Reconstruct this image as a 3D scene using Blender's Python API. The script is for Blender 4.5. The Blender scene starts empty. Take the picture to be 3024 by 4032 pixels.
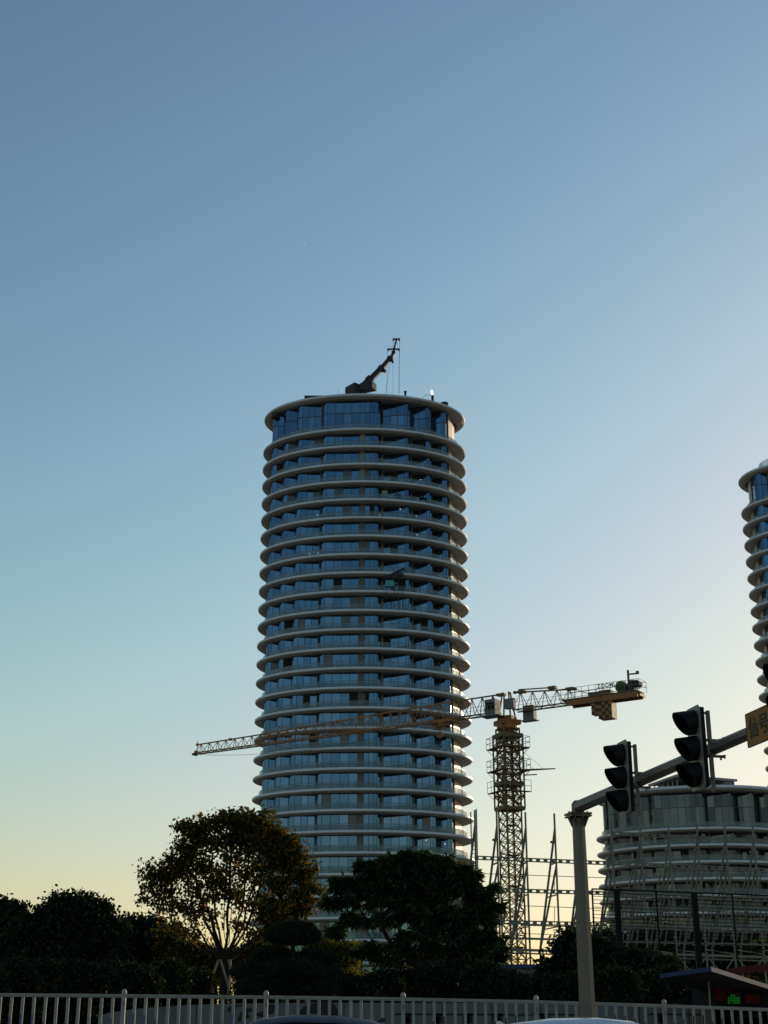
import bpy, math, random
import numpy as np
from mathutils import Vector, Matrix
random.seed(7); rng = np.random.default_rng(7)
C = bpy.context.scene
COL = C.collection
R = math.radians

# ------------------------------------------------------------------ camera, sky, sun, exposure
F = 5500.0; PITCH = R(20.4); EYE = 1.3
cam_d = bpy.data.cameras.new('camera'); cam = bpy.data.objects.new('camera', cam_d); COL.objects.link(cam)
cam.location = (0, 0, EYE); cam.rotation_euler = (R(90) + PITCH, 0, 0)
cam_d.sensor_fit = 'VERTICAL'; cam_d.sensor_height = 24.0; cam_d.lens = 24.0 * F / 4032
cam_d.clip_start = 0.1; cam_d.clip_end = 20000
C.camera = cam
SUN_EL, SUN_AZ = R(12.4), R(36.0)          # azimuth measured from +Y (straight ahead) towards +X
world = bpy.data.worlds.new('World'); C.world = world; world.use_nodes = True
wn = world.node_tree.nodes; wl = world.node_tree.links
bg = wn['Background']
sky = wn.new('ShaderNodeTexSky'); sky.sky_type = 'NISHITA'; sky.sun_disc = False
sky.sun_elevation = SUN_EL; sky.sun_rotation = SUN_AZ
sky.altitude = 0; sky.air_density = 1.5; sky.dust_density = 0.6; sky.ozone_density = 3.0
SKY_ST = 0.138
lin = lambda v: (v / 255 / 12.92) if v / 255 < 0.04045 else ((v / 255 + 0.055) / 1.055) ** 2.4
m1 = wn.new('ShaderNodeVectorMath'); m1.operation = 'SCALE'; m1.inputs['Scale'].default_value = SKY_ST
cv = wn.new('ShaderNodeRGBCurve'); cv.mapping.extend = 'EXTRAPOLATED'; cv.mapping.use_clip = False
for ci, pts_ in enumerate((((0, 0), (105, 103), (126, 127), (165, 174), (210, 218), (248, 246)),
                           ((0, 0), (131, 127), (157, 160), (192, 199), (215, 214), (235, 231), (252, 240)),
                           ((0, 0), (161, 156), (184, 184), (190, 191), (200, 201), (214, 214), (234, 224)))):
    c_ = cv.mapping.curves[ci]; c_.points[0].location = (0, 0); c_.points[1].location = (lin(pts_[-1][0]), lin(pts_[-1][1]))
    for a_, b_ in pts_[1:-1]: c_.points.new(lin(a_), lin(b_))
cv.mapping.update()
m2 = wn.new('ShaderNodeVectorMath'); m2.operation = 'SCALE'; m2.inputs['Scale'].default_value = 1 / SKY_ST
wl.new(sky.outputs[0], m1.inputs[0]); wl.new(m1.outputs[0], cv.inputs['Color']); wl.new(cv.outputs[0], m2.inputs[0])
wl.new(m2.outputs[0], bg.inputs[0]); bg.inputs[1].default_value = SKY_ST
sun_d = bpy.data.lights.new('sun', 'SUN'); sun_d.energy = 3.2; sun_d.angle = R(0.5); sun_d.color = (1.0, 0.80, 0.55)
sun = bpy.data.objects.new('sun', sun_d); COL.objects.link(sun)
S = Vector((math.sin(SUN_AZ) * math.cos(SUN_EL), math.cos(SUN_AZ) * math.cos(SUN_EL), math.sin(SUN_EL)))
sun.rotation_euler = S.to_track_quat('Z', 'Y').to_euler()
C.view_settings.view_transform = 'Standard'; C.view_settings.look = 'None'
C.view_settings.gamma = 1.0; C.view_settings.use_curve_mapping = False
C.view_settings.exposure = 0.0
C.cycles.max_bounces = 8; C.cycles.transparent_max_bounces = 16

# ------------------------------------------------------------------ helpers
cp, sp = math.cos(PITCH), math.sin(PITCH)
def P(px, py, Y):
    """world point at forward distance Y seen at photo pixel (px, py)"""
    u = (px - 1512) / F; v = (2016 - py) / F
    d = Vector((u, cp - v * sp, sp + v * cp)); d *= Y / d.y
    return Vector((d.x, Y, EYE + d.z))
def ppm(Y, z=0):            # photo pixels per metre
    return F / (Y * cp + (z - EYE) * sp)

def X_at(px, Y, z): return (px - 1512) / F * (Y * cp + (z - EYE) * sp)
class MB:
    def __init__(s): s.v = []; s.f = []; s.n = 0
    def add(s, vs, fs):
        n = len(s.v); s.v.extend([tuple(p) for p in vs]); s.f.extend([tuple(i + n for i in f) for f in fs]); return s
    def box(s, c, size, M=None):
        c = Vector(c); hx, hy, hz = size[0] / 2, size[1] / 2, size[2] / 2
        vs = [Vector((x, y, z)) for x in (-hx, hx) for y in (-hy, hy) for z in (-hz, hz)]
        if M is not None: vs = [M @ p for p in vs]
        vs = [p + c for p in vs]
        return s.add(vs, [(0, 1, 3, 2), (4, 6, 7, 5), (0, 4, 5, 1), (2, 3, 7, 6), (0, 2, 6, 4), (1, 5, 7, 3)])
    def bar(s, a, b, w, h=None, up=(0, 0, 1)):
        a = Vector(a); b = Vector(b); h = h or w; d = (b - a)
        if d.length < 1e-6: return s
        d.normalize(); u = Vector(up)
        if abs(d.dot(u)) > 0.98: u = Vector((1, 0, 0))
        sx = d.cross(u).normalized(); uu = sx.cross(d).normalized()
        vs = [p + sx * (i * w / 2) + uu * (j * h / 2) for p in (a, b) for i, j in ((-1, -1), (1, -1), (1, 1), (-1, 1))]
        return s.add(vs, [(3, 2, 1, 0), (4, 5, 6, 7), (0, 1, 5, 4), (1, 2, 6, 5), (2, 3, 7, 6), (3, 0, 4, 7)])
    def tube(s, pts, rads, n=8, cap=True, ph=0.0):
        pts = [Vector(p) for p in pts]
        if not hasattr(rads, '__len__'): rads = [rads] * len(pts)
        rings = []; prev = None
        for i, p in enumerate(pts):
            d = (pts[min(i + 1, len(pts) - 1)] - pts[max(i - 1, 0)])
            if d.length < 1e-9: d = Vector((0, 0, 1))
            d.normalize()
            if prev is None:
                u = Vector((0, 0, 1)) if abs(d.z) < 0.9 else Vector((1, 0, 0))
                sx = d.cross(u).normalized()
            else:
                sx = (prev - d * prev.dot(d)).normalized()
            prev = sx; sy = d.cross(sx)
            rings.append([p + (sx * math.cos(ph + 2 * math.pi * k / n) + sy * math.sin(ph + 2 * math.pi * k / n)) * rads[i] for k in range(n)])
        vs = [q for r in rings for q in r]; fs = []
        for i in range(len(pts) - 1):
            for k in range(n):
                a = i * n + k; b = i * n + (k + 1) % n
                fs.append((a, b, b + n, a + n))
        if cap: fs.append(tuple(range(n))[::-1]); fs.append(tuple((len(pts) - 1) * n + k for k in range(n)))
        return s.add(vs, fs)
    def prism(s, poly, z0, z1, M=None):
        n = len(poly)
        vs = [Vector((x, y, z0)) for x, y in poly] + [Vector((x, y, z1)) for x, y in poly]
        if M is not None: vs = [M @ p for p in vs]
        return s.add(vs, [tuple(range(n))[::-1], tuple(range(n, 2 * n))] + [(i, (i + 1) % n, (i + 1) % n + n, i + n) for i in range(n)])
    def wall(s, line, z0, z1, t=0.03):
        """a thin sheet with thickness following a plan polyline"""
        pts = [Vector((x, y, 0)) for x, y in line]; m = len(pts); nr = []
        for i in range(m):
            d = (pts[min(i + 1, m - 1)] - pts[max(i - 1, 0)]).normalized(); nr.append(Vector((-d.y, d.x, 0)))
        vs = []
        for i in range(m):
            for o, z in ((0, z0), (0, z1), (t, z0), (t, z1)):
                q = pts[i] + nr[i] * o; vs.append((q.x, q.y, z))
        fs = []
        for i in range(m - 1):
            a = 4 * i; b = a + 4
            fs += [(a, b, b + 1, a + 1), (a + 2, a + 3, b + 3, b + 2), (a + 1, b + 1, b + 3, a + 3), (a, a + 2, b + 2, b)]
        fs += [(0, 1, 3, 2), (4 * m - 4, 4 * m - 2, 4 * m - 1, 4 * m - 3)]
        return s.add(vs, fs)
    def build(s, name, m, parent=None, smooth=False, **tags):
        me = bpy.data.meshes.new(name); me.from_pydata(s.v, [], s.f)
        if smooth:
            me.shade_smooth()
        mats = m if isinstance(m, (list, tuple)) else [m]
        for x in mats: me.materials.append(x)
        o = bpy.data.objects.new(name, me); COL.objects.link(o)
        if parent is not None: o.parent = parent
        for k, v in tags.items(): o[k] = v
        return o
def auto_smooth(o, ang=40):
    me = o.data
    me.shade_smooth()
    try: me.set_sharp_from_angle(angle=R(ang))
    except Exception: pass
    return o
def quick(name, verts, faces, mat, parent=None, **tags):
    me = bpy.data.meshes.new(name)
    verts = np.asarray(verts, dtype=np.float32); faces = np.asarray(faces, dtype=np.int32)
    me.vertices.add(len(verts)); me.vertices.foreach_set('co', verts.ravel())
    k = faces.shape[1]
    me.loops.add(faces.size); me.loops.foreach_set('vertex_index', faces.ravel())
    me.polygons.add(len(faces)); me.polygons.foreach_set('loop_start', np.arange(0, faces.size, k, dtype=np.int32))
    me.polygons.foreach_set('loop_total', np.full(len(faces), k, dtype=np.int32))
    me.update(calc_edges=True)
    me.materials.append(mat)
    o = bpy.data.objects.new(name, me); COL.objects.link(o)
    if parent is not None: o.parent = parent
    for kk, v in tags.items(): o[kk] = v
    return o
def thing(name, label, cat, loc=(0, 0, 0), rotz=0.0, group=None, scale=1.0):
    o = bpy.data.objects.new(name, None); COL.objects.link(o); o.location = loc; o.rotation_euler = (0, 0, rotz)
    o.scale = (scale,) * 3; o.empty_display_size = 0.2
    o['label'] = label; o['category'] = cat
    if group: o['group'] = group
    return o
def inst(src, name, parent, M=None):
    o = src.copy(); COL.objects.link(o); o.parent = parent; o.name = name
    if M is not None: o.matrix_local = M
    return o

# ------------------------------------------------------------------ materials
def mat(name, col, rough=0.6, metal=0.0, var=0.12, scale=3.0, bump=0.0, bscale=None, dirt=None, spec=0.5):
    m = bpy.data.materials.new(name); m.use_nodes = True
    n = m.node_tree.nodes; l = m.node_tree.links; b = n['Principled BSDF']
    b.inputs['Roughness'].default_value = rough; b.inputs['Metallic'].default_value = metal
    b.inputs['Specular IOR Level'].default_value = spec
    tc = n.new('ShaderNodeTexCoord'); no = n.new('ShaderNodeTexNoise'); no.inputs['Scale'].default_value = scale
    no.inputs['Detail'].default_value = 6; no.inputs['Roughness'].default_value = 0.65
    l.new(tc.outputs['Object'], no.inputs['Vector'])
    mr = n.new('ShaderNodeMapRange'); mr.inputs[3].default_value = 1 - var; mr.inputs[4].default_value = 1 + var
    mr.inputs[1].default_value = 0.3; mr.inputs[2].default_value = 0.7
    l.new(no.outputs['Fac'], mr.inputs[0])
    mx = n.new('ShaderNodeVectorMath'); mx.operation = 'SCALE'; mx.inputs[0].default_value = col[:3]
    l.new(mr.outputs[0], mx.inputs['Scale'])
    out = mx.outputs[0]
    if dirt:
        n2 = n.new('ShaderNodeTexNoise'); n2.inputs['Scale'].default_value = dirt[1]; n2.inputs['Detail'].default_value = 8
        l.new(tc.outputs['Object'], n2.inputs['Vector'])
        cr = n.new('ShaderNodeMapRange'); cr.inputs[1].default_value = 0.52; cr.inputs[2].default_value = 0.68; cr.inputs[4].default_value = dirt[2]
        l.new(n2.outputs['Fac'], cr.inputs[0])
        mi = n.new('ShaderNodeMix'); mi.data_type = 'RGBA'; mi.inputs['B'].default_value = (*dirt[0], 1)
        l.new(cr.outputs[0], mi.inputs['Factor']); l.new(out, mi.inputs['A']); out = mi.outputs['Result']
    l.new(out, b.inputs['Base Color'])
    rr = n.new('ShaderNodeMapRange'); rr.inputs[3].default_value = max(rough - 0.08, 0.01); rr.inputs[4].default_value = min(rough + 0.1, 1)
    l.new(no.outputs['Fac'], rr.inputs[0]); l.new(rr.outputs[0], b.inputs['Roughness'])
    if bump:
        nb = n.new('ShaderNodeTexNoise'); nb.inputs['Scale'].default_value = bscale or scale * 8; nb.inputs['Detail'].default_value = 4
        l.new(tc.outputs['Object'], nb.inputs['Vector'])
        bp = n.new('ShaderNodeBump'); bp.inputs['Strength'].default_value = bump; bp.inputs['Distance'].default_value = 0.02
        l.new(nb.outputs['Fac'], bp.inputs['Height']); l.new(bp.outputs[0], b.inputs['Normal'])
    return m
def emit(name, col, st):
    m = bpy.data.materials.new(name); m.use_nodes = True; b = m.node_tree.nodes['Principled BSDF']
    b.inputs['Base Color'].default_value = (*col, 1); b.inputs['Emission Color'].default_value = (*col, 1)
    b.inputs['Emission Strength'].default_value = st; return m
def window_glass(name, c0, c1, rough=0.04):
    """coated facade glass: tinted mirror whose tint differs from pane to pane"""
    m = bpy.data.materials.new(name); m.use_nodes = True
    n = m.node_tree.nodes; l = m.node_tree.links; b = n['Principled BSDF']
    b.inputs['Metallic'].default_value = 0.9; b.inputs['Roughness'].default_value = rough
    oi = n.new('ShaderNodeObjectInfo'); ge = n.new('ShaderNodeNewGeometry')
    ad = n.new('ShaderNodeMath'); ad.operation = 'ADD'; l.new(oi.outputs['Random'], ad.inputs[0]); l.new(ge.outputs['Random Per Island'], ad.inputs[1])
    fr = n.new('ShaderNodeMath'); fr.operation = 'FRACT'; l.new(ad.outputs[0], fr.inputs[0])
    mi = n.new('ShaderNodeMix'); mi.data_type = 'RGBA'; mi.inputs['A'].default_value = (*c0, 1); mi.inputs['B'].default_value = (*c1, 1)
    l.new(fr.outputs[0], mi.inputs['Factor']); l.new(mi.outputs['Result'], b.inputs['Base Color'])
    tc = n.new('ShaderNodeTexCoord'); no = n.new('ShaderNodeTexNoise'); no.inputs['Scale'].default_value = 0.35
    l.new(tc.outputs['Object'], no.inputs['Vector'])
    bp = n.new('ShaderNodeBump'); bp.inputs['Strength'].default_value = 0.25; bp.inputs['Distance'].default_value = 0.06
    l.new(no.outputs['Fac'], bp.inputs['Height']); l.new(bp.outputs[0], b.inputs['Normal'])
    return m
def clear_glass(name, tint=(0.62, 0.72, 0.72), a=0.30, rough=0.05):
    m = bpy.data.materials.new(name); m.use_nodes = True
    n = m.node_tree.nodes; l = m.node_tree.links; b = n['Principled BSDF']; out = n['Material Output']
    b.inputs['Base Color'].default_value = (*tint, 1); b.inputs['Roughness'].default_value = rough
    tr = n.new('ShaderNodeBsdfTransparent'); tr.inputs[0].default_value = (0.86, 0.92, 0.92, 1)
    lw = n.new('ShaderNodeLayerWeight'); lw.inputs[0].default_value = 0.35
    mr = n.new('ShaderNodeMapRange'); mr.inputs[3].default_value = a; mr.inputs[4].default_value = 0.85
    l.new(lw.outputs['Facing'], mr.inputs[0])
    mx = n.new('ShaderNodeMixShader'); l.new(mr.outputs[0], mx.inputs[0]); l.new(tr.outputs[0], mx.inputs[1]); l.new(b.outputs[0], mx.inputs[2])
    l.new(mx.outputs[0], out.inputs[0]); return m
def leafmat(name, c0, c1, c2=None, f2=0.0, trans=0.35):
    m = bpy.data.materials.new(name); m.use_nodes = True
    n = m.node_tree.nodes; l = m.node_tree.links; n.remove(n['Principled BSDF']); out = n['Material Output']
    ge = n.new('ShaderNodeNewGeometry')
    cr = n.new('ShaderNodeValToRGB'); e = cr.color_ramp.elements
    e[0].color = (*c0, 1); e[1].color = (*c1, 1); e[1].position = 1.0
    if c2:
        e[1].position = 1 - f2; x = e.new(min(1 - f2 + 0.03, 0.999)); x.color = (*c2, 1)
        e[-1].color = (*c2, 1)
    l.new(ge.outputs['Random Per Island'], cr.inputs[0])
    d = n.new('ShaderNodeBsdfDiffuse'); t = n.new('ShaderNodeBsdfTranslucent'); g = n.new('ShaderNodeBsdfGlossy')
    g.inputs['Roughness'].default_value = 0.45; g.inputs[0].default_value = (0.5, 0.5, 0.5, 1)
    l.new(cr.outputs[0], d.inputs[0])
    sc = n.new('ShaderNodeVectorMath'); sc.operation = 'MULTIPLY'; sc.inputs[1].default_value = (2.2, 1.9, 0.7)
    l.new(cr.outputs[0], sc.inputs[0]); l.new(sc.outputs[0], t.inputs[0])
    m1 = n.new('ShaderNodeMixShader'); m1.inputs[0].default_value = trans; l.new(d.outputs[0], m1.inputs[1]); l.new(t.outputs[0], m1.inputs[2])
    m2 = n.new('ShaderNodeMixShader'); m2.inputs[0].default_value = 0.03; l.new(m1.outputs[0], m2.inputs[1]); l.new(g.outputs[0], m2.inputs[2])
    l.new(m2.outputs[0], out.inputs[0]); return m

M = dict(
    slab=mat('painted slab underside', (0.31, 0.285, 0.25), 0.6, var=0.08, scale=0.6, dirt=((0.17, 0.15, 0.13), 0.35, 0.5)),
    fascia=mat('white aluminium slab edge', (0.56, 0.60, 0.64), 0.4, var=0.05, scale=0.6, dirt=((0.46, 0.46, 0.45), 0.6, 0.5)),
    soffit=mat('soffit paint', (0.34, 0.31, 0.27), 0.75, var=0.08, scale=0.5, dirt=((0.22, 0.20, 0.18), 0.25, 0.5)),
    opening_shade=mat('painted opening shade', (0.06, 0.055, 0.05), 0.8),  # dark colour that paints the shade inside an opening
    wall=mat('grey facade wall', (0.12, 0.12, 0.12), 0.7, scale=0.8),
    panel=mat('light wall panel', (0.24, 0.24, 0.235), 0.6, scale=0.8, var=0.2),
    endwall=mat('beige render', (0.42, 0.37, 0.29), 0.5, scale=0.7, var=0.15),
    frame=mat('dark bronze window frame', (0.035, 0.033, 0.032), 0.4, 0.3),
    frame2=mat('bronze railing metal', (0.09, 0.085, 0.08), 0.4, 0.5),
    dark=mat('painted interior darkness', (0.012, 0.010, 0.010), 0.9),  # black painted in for the shade of unlit rooms
    curtain=mat('pale curtain behind glass', (0.055, 0.068, 0.085), 0.2, var=0.5, scale=2.0),
    glass=window_glass('blue coated glass', (0.052, 0.112, 0.185), (0.092, 0.172, 0.260)),
    glass2=window_glass('teal coated glass', (0.026, 0.033, 0.040), (0.075, 0.085, 0.09)),
    rail=clear_glass('balustrade glass', (0.30, 0.37, 0.41), 0.17),
    rail2=clear_glass('roof screen glass', (0.6, 0.72, 0.70), 0.2),
    craney=mat('orange yellow crane paint', (0.28, 0.108, 0.018), 0.5, var=0.35, scale=1.5, dirt=((0.10, 0.055, 0.03), 1.2, 0.8)),
    cranedark=mat('dirty olive crane paint', (0.14, 0.082, 0.015), 0.55, var=0.35, scale=1.5, dirt=((0.05, 0.035, 0.02), 1.5, 0.8)),
    craneblack=mat('black counterweight paint', (0.02, 0.02, 0.022), 0.6),
    cranegrey=mat('grey cab metal', (0.12, 0.125, 0.14), 0.5),
    green=mat('green sign paint', (0.05, 0.17, 0.03), 0.5),
    drum=mat('green winch drum', (0.03, 0.07, 0.02), 0.6),
    steel=mat('galvanised green grey steel', (0.135, 0.145, 0.122), 0.5, 0.2, var=0.25, scale=1.0, dirt=((0.10, 0.08, 0.06), 0.8, 0.5)),
    blackpost=mat('black steel post', (0.006, 0.007, 0.007), 0.7, spec=0.15),
    bmu=mat('dark grey machine paint', (0.03, 0.032, 0.035), 0.6, spec=0.25),
    pole=mat('galvanised pole', (0.13, 0.116, 0.10), 0.45, 0.4, var=0.18, scale=2.5, bump=0.1, dirt=((0.16, 0.13, 0.10), 1.6, 0.6)),
    housing=mat('signal housing aluminium', (0.22, 0.205, 0.185), 0.45, 0.3),
    visor=mat('black visor plastic', (0.006, 0.006, 0.007), 0.6, spec=0.2),
    sign=mat('orange sign sheet', (0.30, 0.115, 0.012), 0.6, var=0.08),
    signtext=mat('black sign lettering', (0.015, 0.012, 0.01), 0.6),
    rails=mat('white road railing paint', (0.26, 0.26, 0.25), 0.55, var=0.14, scale=1.2, bump=0.05, dirt=((0.20, 0.18, 0.16), 2.5, 0.6)),
    rust=mat('rust', (0.14, 0.06, 0.03), 0.9),
    blue=mat('blue reflective strip', (0.02, 0.035, 0.30), 0.4),
    bark=mat('bark', (0.022, 0.017, 0.012), 0.95, var=0.3, scale=6, bump=0.5, spec=0.1),
    stake=mat('wooden stake', (0.20, 0.15, 0.10), 0.85, var=0.2),
    mural=mat('whitewashed wall', (0.105, 0.11, 0.115), 0.8, var=0.12, scale=1.0, dirt=((0.07, 0.07, 0.07), 0.9, 0.6)),
    ink=mat('black mural ink', (0.008, 0.009, 0.01), 0.8),
    asphalt=mat('asphalt', (0.05, 0.05, 0.052), 0.9, var=0.25, scale=0.5, bump=0.3, bscale=60),
    paving=mat('paving', (0.22, 0.21, 0.20), 0.85, var=0.15, scale=1.5),
    kerb=mat('kerb stone', (0.28, 0.27, 0.26), 0.8),
    mark=mat('road paint', (0.6, 0.6, 0.58), 0.7, var=0.15),
    soil=mat('ground', (0.19, 0.18, 0.16), 0.95, var=0.3, scale=0.05),
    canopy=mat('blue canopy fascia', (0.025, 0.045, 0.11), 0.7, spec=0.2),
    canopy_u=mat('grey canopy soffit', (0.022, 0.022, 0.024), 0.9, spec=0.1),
    red=mat('red painted steel', (0.09, 0.010, 0.010), 0.7, spec=0.2),
    kioskwall=mat('dark kiosk wall', (0.012, 0.013, 0.015), 0.8, spec=0.1),
    led=emit('green led characters', (0.02, 0.5, 0.06), 0.15),
    lamp=emit('downlight', (1.0, 0.95, 0.85), 1.2),
    lampo=emit('warm interior light', (1.0, 0.5, 0.2), 0.35),
    moon=emit('crescent moon', (0.62, 0.74, 0.88), 0.42),
    white=mat('white paint', (0.6, 0.6, 0.58), 0.5),
    teal=mat('teal painted box', (0.05, 0.28, 0.32), 0.5),
    conc=mat('concrete', (0.26, 0.25, 0.24), 0.85, var=0.2, scale=0.7),
    carwhite=mat('pearl white car paint', (0.55, 0.57, 0.62), 0.25, 0.1, var=0.03),
    carnavy=mat('navy car paint', (0.006, 0.009, 0.024), 0.35, 0.0, var=0.03, spec=0.3),
    chrome=mat('chrome trim', (0.6, 0.6, 0.6), 0.2, 1.0, var=0.03),
    carglass=mat('car glass', (0.010, 0.012, 0.016), 0.08, 0.0, var=0.03, spec=0.1),
    rubber=mat('tyre rubber', (0.02, 0.02, 0.02), 0.9),
    tail=mat('red lamp', (0.35, 0.01, 0.01), 0.3),
    hlight=mat('clear lamp', (0.5, 0.5, 0.5), 0.15),
)
L = dict(
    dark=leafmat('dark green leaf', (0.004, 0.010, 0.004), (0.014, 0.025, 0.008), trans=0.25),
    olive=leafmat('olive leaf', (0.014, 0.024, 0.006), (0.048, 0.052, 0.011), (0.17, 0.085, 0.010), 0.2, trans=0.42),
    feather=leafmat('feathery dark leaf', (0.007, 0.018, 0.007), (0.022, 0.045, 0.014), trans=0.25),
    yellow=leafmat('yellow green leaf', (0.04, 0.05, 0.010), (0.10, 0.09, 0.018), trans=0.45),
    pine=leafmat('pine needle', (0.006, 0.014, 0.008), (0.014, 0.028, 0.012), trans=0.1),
)

# ------------------------------------------------------------------ setting: ground, road, pavement
def sheet(name, x0, x1, y0, y1, z, m, **t):
    return MB().add([(x0, y0, z), (x1, y0, z), (x1, y1, z), (x0, y1, z)], [(0, 1, 2, 3)]).build(name, m, **t)
sheet('ground', -6000, 6000, -3000, 9000, -0.02, M['soil'], kind='structure')
road = sheet('road', -400, 400, -8, 31.0, 0.0, M['asphalt'], kind='structure')
for k in range(-14, 15):
    MB().box((k * 9.0, 13.0, 0.0045), (4.0, 0.15, 0.001)).build('lane_marking', M['mark'], road)
MB().box((0, 19.5, 0.0045), (300, 0.15, 0.001)).build('lane_marking', M['mark'], road)
MB().box((0, 38.0, 0.275), (800, 14, 0.55)).build('pavement', M['paving'], kind='structure')
MB().box((0, 30.85, 0.29), (800, 0.28, 0.58)).build('kerb', M['kerb'], kind='structure')

# moon
def moon():
    c = P(1186, 955, 4000.0); k = 4000 / F / cp
    r = 17 * k; A = MB(); n = 20
    right = Vector((1, 0, 0)); up = Vector((0, -sp, cp)); fw = Vector((0, cp, sp)); tilt = R(-26)
    ps = []
    for i in range(n + 1):
        a = -R(58) + R(116) * i / n; w = 2.3 * k * math.cos((a / R(58)) * R(90))
        for rr, dz in ((r - w, 0), (r, 0), (r - w * 0.5, 1.0 * k)):
            ps.append(c + (right * math.cos(a + tilt) + up * math.sin(a + tilt)) * rr + fw * dz)
    fs = []
    for i in range(n):
        a = 3 * i; b = a + 3
        fs += [(a, a + 1, b + 1, b), (a + 1, a + 2, b + 2, b + 1), (a + 2, a, b, b + 2)]
    A.add(ps, fs).build('crescent_moon', M['moon'], label='faint thin crescent moon high in the blue sky above the tower', category='moon')
moon()

# ------------------------------------------------------------------ round towers
def ell(a, b, t, off=0.0):
    x, y = a * math.cos(t), b * math.sin(t)
    nx, ny = math.cos(t) / a, math.sin(t) / b; L_ = math.hypot(nx, ny)
    return x + nx / L_ * off, y + ny / L_ * off
def slab_mesh(a, b, prof, n=112):
    A = MB(); m = len(prof)
    for i in range(n):
        t = 2 * math.pi * i / n
        for off, z in prof:
            x, y = ell(a, b, t, off); A.v.append((x, y, z))
    for i in range(n):
        for j in range(m - 1):
            p = i * m + j; q = ((i + 1) % n) * m + j
            A.f.append((p, q, q + 1, p + 1))
    A.f.append(tuple(i * m for i in range(n))[::-1]); A.f.append(tuple(i * m + m - 1 for i in range(n)))
    return A
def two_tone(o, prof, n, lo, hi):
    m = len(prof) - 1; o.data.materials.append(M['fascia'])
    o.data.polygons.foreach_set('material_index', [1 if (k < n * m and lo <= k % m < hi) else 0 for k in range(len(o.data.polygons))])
SLAB = [(-3.0, 0.02), (-0.42, 0.02), (-0.08, 0.0), (-0.01, -0.05), (0.0, -0.10), (0.0, -0.36), (-0.03, -0.40), (-0.12, -0.41), (-0.17, -0.53),
        (-0.42, -0.61), (-0.60, -0.64), (-0.62, -0.70), (-1.45, -0.75), (-1.46, -0.70), (-3.2, -0.74)]
ROOF = [(-6.0, 0.55), (-1.6, 0.42), (-0.55, 0.30), (-0.18, 0.16), (-0.02, -0.05), (0.0, -0.20), (-0.10, -0.36), (-0.30, -0.42),
        (-0.36, -0.54), (-0.62, -0.62), (-0.64, -0.70), (-1.40, -0.78), (-1.42, -0.72), (-3.2, -0.75)]
def nose(p0, p1, p2, k=5):
    """rounded corner from p0 over p1 to p2"""
    out = []
    for i in range(k + 1):
        t = i / k; out.append(((1 - t) ** 2 * p0[0] + 2 * t * (1 - t) * p1[0] + t * t * p2[0], (1 - t) ** 2 * p0[1] + 2 * t * (1 - t) * p1[1] + t * t * p2[1]))
    return out
def split(p, q, w):
    d = math.hypot(q[0] - p[0], q[1] - p[1]); n = max(1, round(d / w))
    pts = [(p[0] + (q[0] - p[0]) * i / n, p[1] + (q[1] - p[1]) * i / n) for i in range(n + 1)]
    return [[pts[i], pts[i + 1]] for i in range(n)]
def facade_bays():
    """plan of the stepped facade seen from the front: list of bays, each a list of pane polylines"""
    B = []
    def left(nx, ny, ix, iy, back, w):
        c = nose((nx - 0.12, ny + 1.15), (nx - 0.10, ny - 0.02), (nx + 1.0, ny - 0.28))
        B.append([[(nx - 0.02, back), c[0]], c] + split(c[-1], (ix, iy), w))
    left(-18.0, -4.9, -15.72, -5.25, -1.0, 1.2)
    left(-15.6, -7.2, -13.05, -7.55, -5.3, 1.3)
    left(-12.93, -9.0, -8.25, -9.75, -7.6, 1.4)
    cl = nose((-8.12, -9.4), (-8.15, -10.8), (-7.0, -10.95)); cr = nose((2.1, -11.55), (3.25, -11.6), (3.32, -10.4))
    B.append([[(-8.08, -9.6), cl[0]], cl] + split(cl[-1], (-0.75, -11.45), 1.55) + ['panel', [(-0.75, -11.45), (0.30, -11.50)]] + split((0.30, -11.50), cr[0], 0.9) + [cr, [cr[-1], (3.36, -9.0)]])
    def right(ix, iy, nx, ny, back, w):
        c = nose((nx - 1.0, ny - 0.10), (nx + 0.08, ny - 0.35), (nx + 0.10, ny + 1.1))
        B.append(split((ix, iy), c[0], w) + [c, [c[-1], (nx + 0.06, back)]])
    right(3.7, -9.7, 8.9, -10.4, -8.0, 1.3)
    right(9.3, -8.15, 13.0, -8.75, -6.0, 1.3)
    right(13.35, -6.2, 16.1, -6.6, -4.4, 1.2)
    return B
BAYS = facade_bays()
def recess_walls():
    return [[(-15.57, -6.1), (-15.65, -5.25)], [(-12.9, -7.9), (-12.98, -7.55)], [(-8.06, -9.8), (-8.18, -9.75)], [(3.38, -9.0), (3.5, -9.5), (3.7, -9.7)],
            [(9.0, -8.0), (9.1, -8.05), (9.3, -8.15)], [(13.1, -6.0), (13.2, -6.1), (13.35, -6.2)]]
def piers(): return [[(3.42, -9.95), (3.75, -9.95)], [(9.08, -8.75), (9.3, -8.75)]]
def back_wall(a, b):
    pts = [(-18.1, -1.0)]
    for i in range(1, 24):
        t = math.pi - (math.pi) * i / 24; x, y = ell(a - 2.1, b - 2.2, t); pts.append((x, y + 0.0))
    pts.append((17.9, 0.6)); pts.append((17.3, -2.2)); pts.append((16.5, -4.6)); pts.append((16.18, -4.0))
    return pts

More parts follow.
